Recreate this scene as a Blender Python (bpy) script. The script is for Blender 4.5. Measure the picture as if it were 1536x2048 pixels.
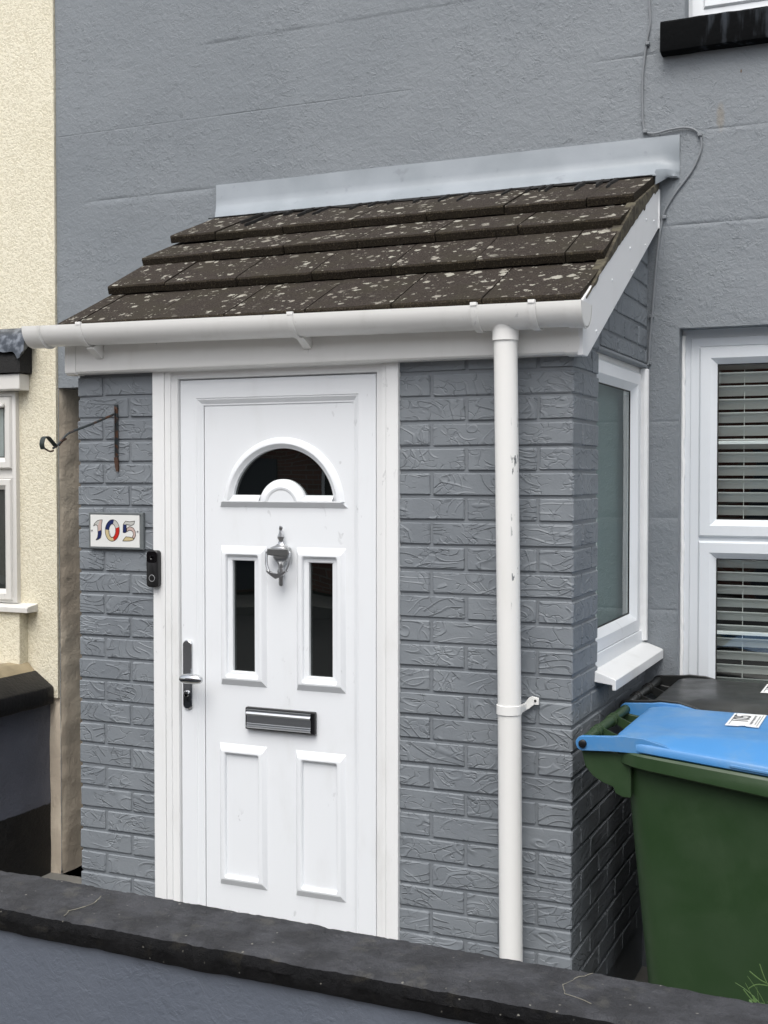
import bpy, bmesh, math, random
from mathutils import Vector, Matrix, noise as mn
random.seed(7)
S = bpy.context.scene
for o in list(bpy.data.objects): bpy.data.objects.remove(o)
COL = S.collection
R = math.radians

# ------------------------------------------------------------ camera, sky, sun, exposure
cam_d = bpy.data.cameras.new('camera'); cam = bpy.data.objects.new('camera', cam_d); COL.objects.link(cam)
cam.location = (0.941, -3.524, 1.70)
cam.rotation_euler = (R(90 - 1.65), 0, R(23.65))
cam_d.sensor_fit = 'VERTICAL'; cam_d.sensor_height = 36; cam_d.lens = 43.52
cam_d.clip_start = 0.05; cam_d.clip_end = 2000
S.camera = cam
SUN_EL, SUN_AZ = 58, 172           # degrees; azimuth clockwise from +Y
W = bpy.data.worlds.new('World'); S.world = W; W.use_nodes = True
wn, wl = W.node_tree.nodes, W.node_tree.links
wn.clear()
wo = wn.new('ShaderNodeOutputWorld'); wb = wn.new('ShaderNodeBackground')
sky = wn.new('ShaderNodeTexSky'); sky.sky_type = 'NISHITA'; sky.sun_disc = False
sky.sun_elevation = R(SUN_EL); sky.sun_rotation = R(SUN_AZ); sky.dust_density = 4.0
hs = wn.new('ShaderNodeHueSaturation'); hs.inputs['Saturation'].default_value = 0.30
wl.new(sky.outputs[0], hs.inputs['Color']); wl.new(hs.outputs[0], wb.inputs[0]); wl.new(wb.outputs[0], wo.inputs[0])
wb.inputs[1].default_value = 0.15
sd = bpy.data.lights.new('sun', 'SUN'); sun = bpy.data.objects.new('sun', sd); COL.objects.link(sun)
sd.energy = 0.9; sd.angle = R(40); sd.color = (1.0, 0.97, 0.92)
a = R(SUN_AZ); e = R(SUN_EL)
dirv = Vector((math.sin(a) * math.cos(e), math.cos(a) * math.cos(e), math.sin(e)))
sun.rotation_euler = dirv.to_track_quat('Z', 'Y').to_euler()
S.view_settings.view_transform = 'Standard'; S.view_settings.look = 'None'
S.view_settings.gamma = 1; S.view_settings.use_curve_mapping = False
S.view_settings.exposure = 0.62
S.render.engine = 'CYCLES'

# ------------------------------------------------------------ helpers
class MB:
    def __init__(s): s.v = []; s.f = []
    def add(s, vs, fs):
        n = len(s.v); s.v += [tuple(p) for p in vs]; s.f += [tuple(i + n for i in f) for f in fs]; return s
    def box(s, x0, x1, y0, y1, z0, z1):
        return s.add([(x0,y0,z0),(x1,y0,z0),(x1,y1,z0),(x0,y1,z0),(x0,y0,z1),(x1,y0,z1),(x1,y1,z1),(x0,y1,z1)],
                     [(0,1,2,3),(4,5,6,7),(0,1,5,4),(1,2,6,5),(2,3,7,6),(3,0,4,7)])
    def prism(s, poly, axis, a0, a1):
        def P(p, c): return {'x': (c, p[0], p[1]), 'y': (p[0], c, p[1]), 'z': (p[0], p[1], c)}[axis]
        n = len(poly)
        return s.add([P(p, a0) for p in poly] + [P(p, a1) for p in poly],
                     [tuple(range(n)), tuple(range(2*n-1, n-1, -1))] + [(i, (i+1) % n, n+(i+1) % n, n+i) for i in range(n)])
    def loops(s, L, closed=True, cap0=False, cap1=False):
        n = len(L[0]); vs = [p for l in L for p in l]; fs = []
        for k in range(len(L)-1):
            for i in range(n if closed else n-1):
                j = (i+1) % n; fs.append((k*n+i, k*n+j, (k+1)*n+j, (k+1)*n+i))
        if cap0: fs.append(tuple(range(n)))
        if cap1: fs.append(tuple((len(L)-1)*n + i for i in range(n)))
        return s.add(vs, fs)
    def tube(s, pts, r, n=10, caps=True):
        pts = [Vector(p) for p in pts]; L = []; up = None
        for i, p in enumerate(pts):
            t = (pts[min(i+1, len(pts)-1)] - pts[max(i-1, 0)]).normalized()
            if up is None: up = t.orthogonal().normalized()
            up = (up - t * up.dot(t)).normalized(); b = t.cross(up)
            rr = r[i] if isinstance(r, (list, tuple)) else r
            L.append([p + (up*math.cos(q)+b*math.sin(q))*rr for q in [2*math.pi*k/n for k in range(n)]])
        return s.loops(L, True, caps, caps)
    def lathe(s, prof, c, axis='z', n=24, sq=(1, 1)):
        L = []
        for r, h in prof:
            l = []
            for k in range(n):
                q = 2*math.pi*k/n; a_, b_ = r*math.cos(q)*sq[0], r*math.sin(q)*sq[1]
                l.append({'z': (c[0]+a_, c[1]+b_, c[2]+h), 'y': (c[0]+a_, c[1]+h, c[2]+b_), 'x': (c[0]+h, c[1]+a_, c[2]+b_)}[axis])
            L.append(l)
        return s.loops(L, True, True, True)
    def ring(s, M, u0, u1, v0, v1, prof, cap=False):
        L = []
        for i, w in prof:
            L.append([M(u0+i, v0+i, w), M(u1-i, v0+i, w), M(u1-i, v1-i, w), M(u0+i, v1-i, w)])
        return s.loops(L, True, False, cap)
    def build(s, name, mat, parent=None, smooth=False, bevel=0, seg=2, recalc=True, ang=35):
        me = bpy.data.meshes.new(name); me.from_pydata(s.v, [], s.f); me.update()
        if recalc:
            bm = bmesh.new(); bm.from_mesh(me); bmesh.ops.remove_doubles(bm, verts=bm.verts, dist=1e-6)
            bmesh.ops.recalc_face_normals(bm, faces=bm.faces); bm.to_mesh(me); bm.free()
        return link(name, me, mat, parent, smooth, bevel, seg, ang)

def link(name, me, mat, parent=None, smooth=False, bevel=0, seg=2, ang=35, loc=None):
    o = bpy.data.objects.new(name, me); COL.objects.link(o)
    if mat and not me.materials: me.materials.append(mat)
    if smooth or bevel:
        for p in me.polygons: p.use_smooth = True
        try: me.set_sharp_from_angle(angle=R(ang if not bevel else 30))
        except Exception: pass
    if bevel:
        m = o.modifiers.new('bevel', 'BEVEL'); m.width = bevel; m.segments = seg; m.limit_method = 'ANGLE'; m.angle_limit = R(30)
        m.harden_normals = True
    if loc is not None: o.location = loc
    if parent:
        o.parent = parent
        root = parent
        mw = Matrix.Translation(WORLD.get(parent.name, Vector((0, 0, 0))))
        o.matrix_parent_inverse = mw.inverted()
    WORLD[o.name] = Vector(loc) if loc is not None else Vector((0, 0, 0))
    return o
WORLD = {}
def thing(name, label, cat, loc=(0, 0, 0), group=None):
    o = bpy.data.objects.new(name, None); COL.objects.link(o); o.location = loc; o.empty_display_size = .1
    o['label'] = label; o['category'] = cat
    if group: o['group'] = group
    WORLD[o.name] = Vector(loc); return o
def tag(o, label, cat, group=None):
    o['label'] = label; o['category'] = cat
    if group: o['group'] = group
    return o
def struct(o): o['kind'] = 'structure'; return o
def arc(cx, cz, r, a0, a1, n): return [(cx+r*math.cos(a0+(a1-a0)*k/n), cz+r*math.sin(a0+(a1-a0)*k/n)) for k in range(n+1)]
def rrect(x0, x1, y0, y1, r, n=5):
    out = []
    for cx, cy, a0 in ((x1-r, y1-r, 0), (x0+r, y1-r, 90), (x0+r, y0+r, 180), (x1-r, y0+r, 270)):
        out += [(cx+r*math.cos(R(a0+90*k/n)), cy+r*math.sin(R(a0+90*k/n))) for k in range(n+1)]
    return out
def smooth_path(P, n=6):
    P = [Vector(p) for p in P]; out = []
    for i in range(len(P)-1):
        p0, p1, p2, p3 = P[max(i-1, 0)], P[i], P[i+1], P[min(i+2, len(P)-1)]
        for k in range(n):
            t = k/n; out.append(.5*((2*p1)+(p2-p0)*t+(2*p0-5*p1+4*p2-p3)*t*t+(3*p1-p0-3*p2+p3)*t**3))
    out.append(P[-1]); return out
FRONT = lambda y0: (lambda u, v, w: (u, y0 - w, v))
SIDE = lambda x0: (lambda u, v, w: (x0 + w, u, v))

# ------------------------------------------------------------ materials
class NT:
    def __init__(s, name, col=(.8, .8, .8), rough=.5, metal=0, ior=1.5, spec=.5):
        s.m = bpy.data.materials.new(name); s.m.use_nodes = True
        s.n = s.m.node_tree.nodes; s.l = s.m.node_tree.links
        s.b = s.n['Principled BSDF']; s.b.inputs['Base Color'].default_value = (*col, 1)
        s.b.inputs['Roughness'].default_value = rough; s.b.inputs['Metallic'].default_value = metal
        s.b.inputs['IOR'].default_value = ior; s.b.inputs['Specular IOR Level'].default_value = spec
        g = s.n.new('ShaderNodeNewGeometry'); s.pos = g.outputs['Position']; s.geo = g
    def node(s, t, **k):
        x = s.n.new(t)
        for a_, b_ in k.items(): setattr(x, a_, b_)
        return x
    def put(s, sock, v):
        if isinstance(v, bpy.types.NodeSocket): s.l.new(v, sock)
        else: sock.default_value = v
    def math(s, op, a_, b_=0.0, c_=0.0, clamp=False):
        x = s.node('ShaderNodeMath', operation=op); x.use_clamp = clamp
        s.put(x.inputs[0], a_); s.put(x.inputs[1], b_); s.put(x.inputs[2], c_); return x.outputs[0]
    def scale(s, v=(1, 1, 1), rnd=False, rot=(0, 0, 0)):
        x = s.node('ShaderNodeMapping'); p = s.pos
        if rnd:
            oi = s.node('ShaderNodeObjectInfo'); c = s.node('ShaderNodeVectorMath', operation='SCALE')
            c.inputs[0].default_value = (37, 91, 53); s.l.new(oi.outputs['Random'], c.inputs['Scale'])
            ad = s.node('ShaderNodeVectorMath', operation='ADD'); s.l.new(p, ad.inputs[0]); s.l.new(c.outputs[0], ad.inputs[1]); p = ad.outputs[0]
        s.l.new(p, x.inputs[0]); x.inputs['Scale'].default_value = v; x.inputs['Rotation'].default_value = rot
        return x.outputs[0]
    def noise(s, sc, det=3, vec=None, dist=0, rough=.5):
        x = s.node('ShaderNodeTexNoise'); s.l.new(vec or s.pos, x.inputs['Vector'])
        x.inputs['Scale'].default_value = sc; x.inputs['Detail'].default_value = det
        x.inputs['Distortion'].default_value = dist; x.inputs['Roughness'].default_value = rough
        return x.outputs['Fac']
    def voro(s, sc, vec=None, feat='F1', out='Distance', rnd=1):
        x = s.node('ShaderNodeTexVoronoi', feature=feat); s.l.new(vec or s.pos, x.inputs['Vector'])
        x.inputs['Scale'].default_value = sc; x.inputs['Randomness'].default_value = rnd; return x.outputs[out]
    def ramp(s, f, lo, hi, a_=0.0, b_=1.0):
        x = s.node('ShaderNodeMapRange'); x.interpolation_type = 'SMOOTHSTEP'
        s.put(x.inputs[0], f); s.put(x.inputs[1], lo); s.put(x.inputs[2], hi); s.put(x.inputs[3], a_); s.put(x.inputs[4], b_); return x.outputs[0]
    def mix(s, f, a_, b_):
        x = s.node('ShaderNodeMix', data_type='RGBA'); s.put(x.inputs[0], f)
        s.put(x.inputs[6], a_ if isinstance(a_, bpy.types.NodeSocket) else (*a_, 1)); s.put(x.inputs[7], b_ if isinstance(b_, bpy.types.NodeSocket) else (*b_, 1))
        return x.outputs[2]
    def col(s, c): s.put(s.b.inputs['Base Color'], c)
    def bump(s, h, dist, strength=1.0):
        x = s.node('ShaderNodeBump'); s.l.new(h, x.inputs['Height']); x.inputs['Distance'].default_value = dist
        x.inputs['Strength'].default_value = strength
        if s.b.inputs['Normal'].is_linked: s.l.new(s.b.inputs['Normal'].links[0].from_socket, x.inputs['Normal'])
        s.l.new(x.outputs[0], s.b.inputs['Normal'])
    def xyz(s):
        x = s.node('ShaderNodeSeparateXYZ'); s.l.new(s.pos, x.inputs[0]); return x.outputs

GREY = (.185, .205, .225)
def mat_brick():
    t = NT('grey_painted_brick', GREY, .58)
    # creases pressed into the clay: thin broken arcs and cracks running mostly along the brick
    def lines(sc, k, wd, det, rot, st, msc, lo):
        v = t.scale(st, rnd=True, rot=rot)
        f = t.math('FRACT', t.math('MULTIPLY', t.noise(sc, det, v, .25), k))
        step = t.math('MULTIPLY', t.ramp(f, .0, wd), t.ramp(f, wd, .30, 1, 0))
        return t.math('MULTIPLY', step, t.ramp(t.noise(msc, 1.5, t.scale((1, 1, 1), rnd=True, rot=(rot[1]+.7, .3, 1))), lo, lo+.07))
    h = lines(4.6, 12, .06, .5, (0, .35, 0), (1, 1, 1.9), 9, .46)
    h = t.math('MAXIMUM', h, lines(5.2, 12, .06, .5, (0, -.6, .4), (1, 1, 1.7), 11, .50))
    vv = t.scale((1, 1, 1.7), rnd=True, rot=(.1, .25, .2)); nn = t.node('ShaderNodeTexNoise'); nn.inputs['Scale'].default_value = 14; nn.inputs['Detail'].default_value = 1.5; t.l.new(vv, nn.inputs['Vector'])
    sc_ = t.node('ShaderNodeVectorMath', operation='SCALE'); t.l.new(nn.outputs['Color'], sc_.inputs[0]); sc_.inputs['Scale'].default_value = .10
    ad = t.node('ShaderNodeVectorMath', operation='ADD'); t.l.new(vv, ad.inputs[0]); t.l.new(sc_.outputs[0], ad.inputs[1])
    cr = t.ramp(t.voro(17, ad.outputs[0], 'DISTANCE_TO_EDGE'), .0, .045, 1, 0)
    cr = t.math('MULTIPLY', cr, t.ramp(t.noise(16, 2, t.scale((1, 1, 1), rnd=True, rot=(.2, .9, .3))), .46, .54))
    t.bump(h, .0027, .75); t.bump(t.math('SUBTRACT', 1.0, cr), .0022, .75)
    t.bump(t.noise(45, 3), .0018, .6)
    t.bump(t.noise(160, 3), .0008, .7)
    t.col(t.mix(t.ramp(t.noise(3.5, 3), .3, .7), (.172, .191, .211), (.210, .231, .251)))
    return t.m
def mat_render(name, c1, c2, patch=.0030, sc=1.0):
    t = NT(name, c1, .6)
    wob = t.noise(5*sc, 2); t.bump(wob, .008, .35)
    n1 = t.noise(26*sc, 4, None, .35, .6); s1 = t.math('FRACT', t.math('MULTIPLY', n1, 6.0))
    h = t.math('MULTIPLY', t.ramp(s1, 0, .10), t.ramp(s1, .10, .6, 1, 0))
    m = t.math('MULTIPLY', t.ramp(t.noise(3.0, 3), .36, .60), t.ramp(t.noise(24, 3), .45, .60))
    t.bump(t.math('MULTIPLY', h, m), patch*.8, .6)
    t.bump(t.noise(46*sc, 5, None, .5, .7), .0052, .8); t.bump(t.noise(14*sc, 4, t.scale((.6, 1, 1.4))), .004, .4)
    fine = t.noise(120*sc, 4); t.bump(fine, .0012, .65)
    t.col(t.mix(t.ramp(t.noise(1.6, 4), .35, .65), c1, c2))
    return t
def mat_grey_wall():
    t = mat_render('grey_painted_render', (.187, .208, .227), (.206, .227, .246))
    base = t.b.inputs['Base Color'].links[0].from_socket
    # two old rust-brown stains on the right-hand side
    x, y, z = t.xyz()
    def blot(px, pz, rx, rz):
        d = t.math('ADD', t.math('POWER', t.math('DIVIDE', t.math('SUBTRACT', x, px), rx), 2.0), t.math('POWER', t.math('DIVIDE', t.math('SUBTRACT', z, pz), rz), 2.0))
        return t.ramp(t.math('ADD', d, t.math('MULTIPLY', t.noise(40, 3), .8)), .4, 1.5, 1, 0)
    c = t.mix(t.math('MULTIPLY', blot(.255, 2.98, .018, .06), .40), base, (.24, .19, .12))
    c = t.mix(t.math('MULTIPLY', blot(.325, 3.132, .004, .008), .9), c, (.10, .06, .03))
    t.col(c); return t.m
def mat_plastic(name, c, rough=.28, dirt=.12, dc=(.42, .41, .36)):
    t = NT(name, c, rough)
    d = t.ramp(t.noise(9, 5, t.scale((1, 1, .35)), 0, .6), .52, .80, 0, dirt)
    d2 = t.ramp(t.noise(260, 2), .70, .80, 0, dirt*1.6)
    sc_ = t.math('MULTIPLY', t.ramp(t.noise(38, 4, t.scale((1, 1, .5), rot=(0, .5, 0)), .5), .67, .70), t.ramp(t.noise(2.3, 2), .5, .6, 0, .35))
    t.col(t.mix(sc_, t.mix(t.math('ADD', d, d2), c, dc), (.35, .36, .37))); t.bump(t.noise(6, 2), .0015, .10); return t.m
def mat_simple(name, c, rough=.5, metal=0, bump=0, bs=120, var=0):
    t = NT(name, c, rough, metal)
    if bump: t.bump(t.noise(bs, 4), bump, .7)
    if var: t.col(t.mix(t.noise(12, 4), tuple(q*(1-var) for q in c), tuple(q*(1+var) for q in c)))
    return t.m
def mat_cream():
    t = NT('cream_stippled_render', (.60, .53, .36), .8)
    n = t.noise(95, 2.5, None, .8); s = t.ramp(n, .38, .62); t.bump(s, .0022, .6)
    c = t.mix(t.ramp(n, .3, .62), (.63, .58, .44), (.78, .735, .59))
    c = t.mix(t.ramp(t.noise(2.2, 4), .45, .8, 0, .35), c, (.58, .53, .38)); t.col(c); return t.m
def mat_tile():
    t = NT('weathered_concrete_tile', (.06, .05, .043), .95, spec=.15)
    v = t.scale((1, 1, 1), rnd=True)
    g = t.noise(190, 4, v, 0, .7); c = t.mix(t.ramp(g, .35, .7), (.017, .0138, .0118), (.070, .058, .049))
    c = t.mix(t.ramp(t.noise(7, 4, v), .42, .66, 0, .6), c, (.040, .035, .025))
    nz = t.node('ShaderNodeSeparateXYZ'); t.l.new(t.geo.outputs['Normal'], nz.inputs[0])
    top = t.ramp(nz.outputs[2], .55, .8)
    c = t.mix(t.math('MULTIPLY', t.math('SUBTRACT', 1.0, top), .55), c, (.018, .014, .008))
    # moss grain on the noses
    c = t.mix(t.math('MULTIPLY', t.math('SUBTRACT', 1.0, top), t.ramp(t.noise(210, 3, v), .55, .70, 0, .6)), c, (.11, .09, .055))
    # pale lichen spots of uneven size, each its own ragged outline
    dv = t.node('ShaderNodeVectorMath', operation='ADD'); nn = t.node('ShaderNodeTexNoise'); nn.inputs['Scale'].default_value = 90; nn.inputs['Detail'].default_value = 3
    t.l.new(v, nn.inputs['Vector']); sc = t.node('ShaderNodeVectorMath', operation='SCALE'); t.l.new(nn.outputs['Color'], sc.inputs[0]); sc.inputs['Scale'].default_value = .028
    t.l.new(v, dv.inputs[0]); t.l.new(sc.outputs[0], dv.inputs[1])
    for scale_, lo, thr in ((20, .20, .50), (34, .22, .50), (60, .2, .58)):
        vo = t.node('ShaderNodeTexVoronoi'); vo.inputs['Scale'].default_value = scale_; t.l.new(dv.outputs[0], vo.inputs['Vector'])
        sep = t.node('ShaderNodeSeparateColor'); t.l.new(vo.outputs['Color'], sep.inputs[0])
        rad = t.math('MULTIPLY', t.math('SUBTRACT', sep.outputs[0], thr), .85)
        spot = t.ramp(t.math('SUBTRACT', rad, vo.outputs['Distance']), -.01, .05)
        pm = t.ramp(t.noise(5, 3), .34, .50)
        c = t.mix(t.math('MULTIPLY', t.math('MULTIPLY', spot, pm), t.math('MULTIPLY', top, .78)), c, t.mix(sep.outputs[1], (.44, .43, .37), (.30, .28, .24)))
    t.col(c); t.bump(t.noise(260, 4, v), .0022, .9); t.bump(t.noise(30, 3, v), .004, .5); return t.m
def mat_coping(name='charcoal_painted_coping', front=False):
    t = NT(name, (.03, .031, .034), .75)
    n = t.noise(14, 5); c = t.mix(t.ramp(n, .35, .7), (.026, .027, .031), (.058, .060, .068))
    if front: c = t.mix(t.ramp(n, .35, .7), (.003, .0032, .004), (.007, .007, .008)); t.b.inputs['Specular IOR Level'].default_value = .2  # front: black paint, deepened by the shade of the upright face
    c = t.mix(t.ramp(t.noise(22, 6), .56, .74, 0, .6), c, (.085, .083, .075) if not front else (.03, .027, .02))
    vo = t.node('ShaderNodeTexVoronoi'); vo.inputs['Scale'].default_value = 60; t.l.new(t.pos, vo.inputs['Vector'])
    sep = t.node('ShaderNodeSeparateColor'); t.l.new(vo.outputs['Color'], sep.inputs[0])
    sp = t.math('MULTIPLY', t.ramp(t.math('ADD', vo.outputs['Distance'], t.math('MULTIPLY', t.math('SUBTRACT', t.noise(160, 2), .5), .5)), .03, .16, 1, 0), t.math('GREATER_THAN', sep.outputs[0], .80))
    c = t.mix(t.math('MULTIPLY', sp, .7), c, (.35, .34, .30)); t.col(c)
    t.bump(t.noise(9, 3), .012, .5); t.bump(t.noise(48, 6, None, 1.0, .7), .012, 1.0); t.bump(t.noise(240, 4), .002, .8); return t.m
def mat_glass(name, tint=(.90, .94, .92), ior=2.15, rough=.0):
    m = bpy.data.materials.new(name); m.use_nodes = True; n = m.node_tree.nodes; l = m.node_tree.links; n.clear()
    o = n.new('ShaderNodeOutputMaterial'); mx = n.new('ShaderNodeMixShader'); fr = n.new('ShaderNodeFresnel'); fr.inputs[0].default_value = ior
    tr = n.new('ShaderNodeBsdfTransparent'); tr.inputs[0].default_value = (*tint, 1)
    gl = n.new('ShaderNodeBsdfGlossy'); gl.inputs['Roughness'].default_value = rough; gl.inputs['Color'].default_value = (.95, 1, .98, 1)
    bn = n.new('ShaderNodeBump'); nz = n.new('ShaderNodeTexNoise'); nz.inputs['Scale'].default_value = 3.5; nz.inputs['Detail'].default_value = 1
    gg = n.new('ShaderNodeNewGeometry'); im = n.new('ShaderNodeMapRange'); im.inputs[3].default_value = ior; im.inputs[4].default_value = 1/ior; l.new(gg.outputs['Backfacing'], im.inputs[0]); l.new(im.outputs[0], fr.inputs[0]); l.new(gg.outputs['Position'], nz.inputs['Vector']); l.new(nz.outputs['Fac'], bn.inputs['Height']); bn.inputs['Distance'].default_value = .0035; bn.inputs['Strength'].default_value = .5
    l.new(bn.outputs[0], gl.inputs['Normal']); l.new(fr.outputs[0], mx.inputs[0]); l.new(tr.outputs[0], mx.inputs[1]); l.new(gl.outputs[0], mx.inputs[2]); l.new(mx.outputs[0], o.inputs[0]); return m
def mat_redbrick():
    t = NT('red_brick_facade', (.2, .06, .04), .8)
    b = t.node('ShaderNodeTexBrick'); mp = t.node('ShaderNodeMapping'); mp.inputs['Rotation'].default_value = (R(90), 0, 0)
    t.l.new(t.pos, mp.inputs[0]); t.l.new(mp.outputs[0], b.inputs['Vector']); b.inputs['Scale'].default_value = 1
    b.inputs['Brick Width'].default_value = .225; b.inputs['Row Height'].default_value = .075; b.inputs['Mortar Size'].default_value = .008
    b.inputs['Color1'].default_value = (.20, .07, .045, 1); b.inputs['Color2'].default_value = (.13, .045, .03, 1); b.inputs['Mortar'].default_value = (.2, .18, .15, 1)
    t.col(b.outputs['Color']); return t.m
def mat_pipe():
    t = NT('white_pipe_plastic', (.76, .76, .73), .3)
    x, y, z = t.xyz()
    side = t.ramp(x, -.157, -.150); band = t.math('MULTIPLY', t.ramp(z, 1.25, 1.35), t.ramp(z, 1.9, 1.8))
    chip = t.ramp(t.noise(60, 3, t.scale((1, 1, .3))), .60, .62)
    f = t.math('MULTIPLY', t.math('MULTIPLY', side, band), chip)
    c = t.mix(t.ramp(t.noise(9, 5, t.scale((1, 1, .3))), .5, .8, 0, .12), (.82, .82, .80), (.55, .54, .48))
    t.col(t.mix(f, c, (.17, .18, .19))); return t.m
def mat_bin(name, c, rough=.42, c2=None):
    t = NT(name, c, rough)
    c2 = c2 or tuple(min(1, q*1.7+.02) for q in c)
    f = t.ramp(t.noise(6, 6, None, .5, .7), .42, .78, 0, .7)
    t.col(t.mix(f, c, c2)); t.bump(t.noise(500, 2), .0004, .5)
    t.put(t.b.inputs['Roughness'], t.ramp(t.noise(8, 4), .3, .7, rough-.06, rough+.12)); return t.m

def mat_lead():
    t = NT('painted_lead_flashing', (.28, .31, .335), .45)
    t.bump(t.noise(9, 3, t.scale((1, 1, .7))), .006, .45); t.bump(t.noise(150, 3), .0005, .5)
    c = t.mix(t.ramp(t.noise(5, 4), .35, .7), (.255, .285, .31), (.30, .33, .36))
    t.col(t.mix(t.ramp(t.noise(24, 5), .62, .75, 0, .35), c, (.16, .175, .19))); return t.m
M = dict(brick=mat_brick(), wall=mat_grey_wall(), upvc=mat_plastic('white_upvc', (.81, .835, .86)),
         trim=mat_plastic('white_upvc_trim', (.82, .83, .83), .32, .2), fascia=mat_plastic('white_fascia_board', (.81, .81, .79), .35, .2),
         gutter=mat_plastic('white_gutter_plastic', (.82, .82, .80), .3, .2), pipe=mat_pipe(), barge=mat_plastic('white_bargeboard', (.84, .85, .86), .35, .15),
         cream=mat_cream(), tile=mat_tile(), coping=mat_coping(), copfront=mat_coping('black_paint_and_shade_edge', True), glass=mat_glass('window_glass'), doorglass=mat_glass('door_glass', (.35, .38, .37), 2.0),
         chrome=mat_simple('polished_chrome', (.62, .63, .64), .08, 1), pewter=mat_simple('satin_chrome', (.48, .49, .50), .3, 1, .0004, 300),
         black=mat_simple('black_plastic', (.008, .008, .009), .35), gloss=mat_simple('glossy_black', (.004, .004, .005), .12), gap=mat_simple('shadow_gap_rubber', (.015, .015, .015), .7),
         dark=mat_simple('dark_interior', (.02, .021, .022), .9), red=mat_redbrick(),
         lead=mat_lead())
M['paint_joint'] = mat_simple('grey_painted_mortar', (.185, .203, .222), .5, 0, .0016, 90)

# ------------------------------------------------------------ ground, pavement, road
GZ = -0.12
def sheet(name, x0, x1, y0, y1, z, m):
    return struct(MB().add([(x0, y0, z), (x1, y0, z), (x1, y1, z), (x0, y1, z)], [(0, 1, 2, 3)]).build(name, m))
conc = mat_simple('grey_concrete', (.20, .195, .18), .85, 0, .002, 70, .2)
sheet('ground', -300, 300, -300, 300, GZ-.2, mat_simple('bare_ground', (.12, .11, .09), .95, 0, .004, 20, .2))
sheet('front_yard', -8, 8, -1.30, 4, GZ, conc)
sheet('road', -60, 60, -11.5, -4.6, GZ-.12, mat_simple('asphalt', (.05, .05, .052), .9, 0, .003, 140, .15))
sheet('pavement', -60, 60, -4.5, -1.30, GZ-.004, mat_simple('paving', (.22, .21, .20), .85, 0, .002, 60, .15))
k = MB().box(-60, 60, -4.62, -4.5, GZ-.18, GZ); struct(k.build('kerb', conc, bevel=.01))
k = MB().box(-60, 60, -13.4, -11.5, GZ-.18, GZ); struct(k.build('far_pavement', conc))

# ------------------------------------------------------------ opposite terrace (seen only as reflections in the panes)
opp = thing('brick_house', 'red brick terrace across the street with slate roof, seen as reflection in the panes', 'house', (0, -14, GZ))
MB().box(-14, 14, -20, -14, GZ, 4.6).build('wall', M['red'], opp)
MB().prism([(-13.8, 4.6), (-20.2, 4.6), (-17, 7.0)], 'x', -14.2, 14.2).build('roof', mat_simple('slate', (.06, .062, .07), .6, 0, .01, 4), opp)
for i, xx in enumerate((-11, -7, -3, 1, 5, 9)):
    for z0, z1 in ((.9, 2.2), (3.0, 4.2)):
        f = MB(); f.box(xx-.75, xx+.75, -14, -13.93, z0, z1); f = f.build('window', M['upvc'], opp)
        MB().box(xx-.66, xx-.04, -13.93, -13.925, z0+.1, z1-.1).box(xx+.04, xx+.66, -13.93, -13.925, z0+.1, z1-.1).build('pane', M['gloss'], f)
for xx in (-9, -1, 7):
    MB().box(xx-.45, xx+.45, -14, -13.94, GZ+.05, 2.05).build('door', mat_simple('painted_door', (.03, .04, .06), .4), opp)
# ------------------------------------------------------------ grey house wall
YW = 1.03
def nz(x, z, s, seed=0): return mn.noise(Vector((x*s+seed, z*s, seed*1.7)))
def frange(a_, b_, st):
    n = max(1, round((b_-a_)/st)); return [a_+(b_-a_)*i/n for i in range(n+1)]
def axis(breaks, step, extra=()):
    out = []
    for a_, b_ in zip(breaks, breaks[1:]): out += frange(a_, b_, step)[:-1]
    out.append(breaks[-1]); out += list(extra)
    return sorted({round(q, 5) for q in out})
grooves = {3.530: (-1.9, .05), 3.223: (-2.66, -.95), 2.921: (-2.5, -1.84), 2.94: (.19, .46), 2.608: (.075, 2.0), 3.232: (-.20, .055), 1.9: (.03, .13), 1.548: (.03, .13), 1.211: (.03, .13)}
grooves[3.528] = (-2.65, -.66)
HOLE_W = (.115, 1.60, .80, 2.236); HOLE_U = (.126, 1.40, 3.338, 4.6); HOLE_A = (-2.662, -1.80, GZ, 2.10)
HOLE_P = (-1.70, -.05, GZ, 2.0)
ex = []
for g in grooves: ex += [g-.0032, g-.0014, g+.0014, g+.0032]
xs = axis([-2.665, -2.662, -1.80, -1.70, -.05, .115, .126, 1.40, 1.60, 3.2], .03)
zs = axis([GZ, .80, 2.0, 2.10, 2.236, 3.338, 4.6, 5.2], .03, ex)
zs = [z for z in zs if not any(abs(z-g) < .0034 and min(abs(abs(z-g)-.0032), abs(abs(z-g)-.0014)) > 1e-4 for g in grooves)]
holes = (HOLE_W, HOLE_U, HOLE_A, HOLE_P)
def wy(x, z):
    y = YW + nz(x, z, 3)*.0022 + nz(x, z, 11, 3)*.0009
    for g, (a_, b_) in grooves.items():
        if a_ <= x <= b_ and abs(z-g) < .0015:
            y += .0014*min(1, max(0, .35+1.6*abs(nz(x, g, 4, 9))+.3*nz(x, g, 17, 2)))
    return y
w = MB(); idx = {}
for j, z in enumerate(zs):
    for i, x in enumerate(xs): idx[i, j] = len(w.v); w.v.append((x, wy(x, z), z))
def inh(x, z): return any(h[0]-1e-4 < x < h[1]+1e-4 and h[2]-1e-4 < z < h[3]+1e-4 for h in holes)
for j in range(len(zs)-1):
    for i in range(len(xs)-1):
        if not inh((xs[i]+xs[i+1])/2, (zs[j]+zs[j+1])/2): w.f.append((idx[i, j], idx[i+1, j], idx[i+1, j+1], idx[i, j+1]))
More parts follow.
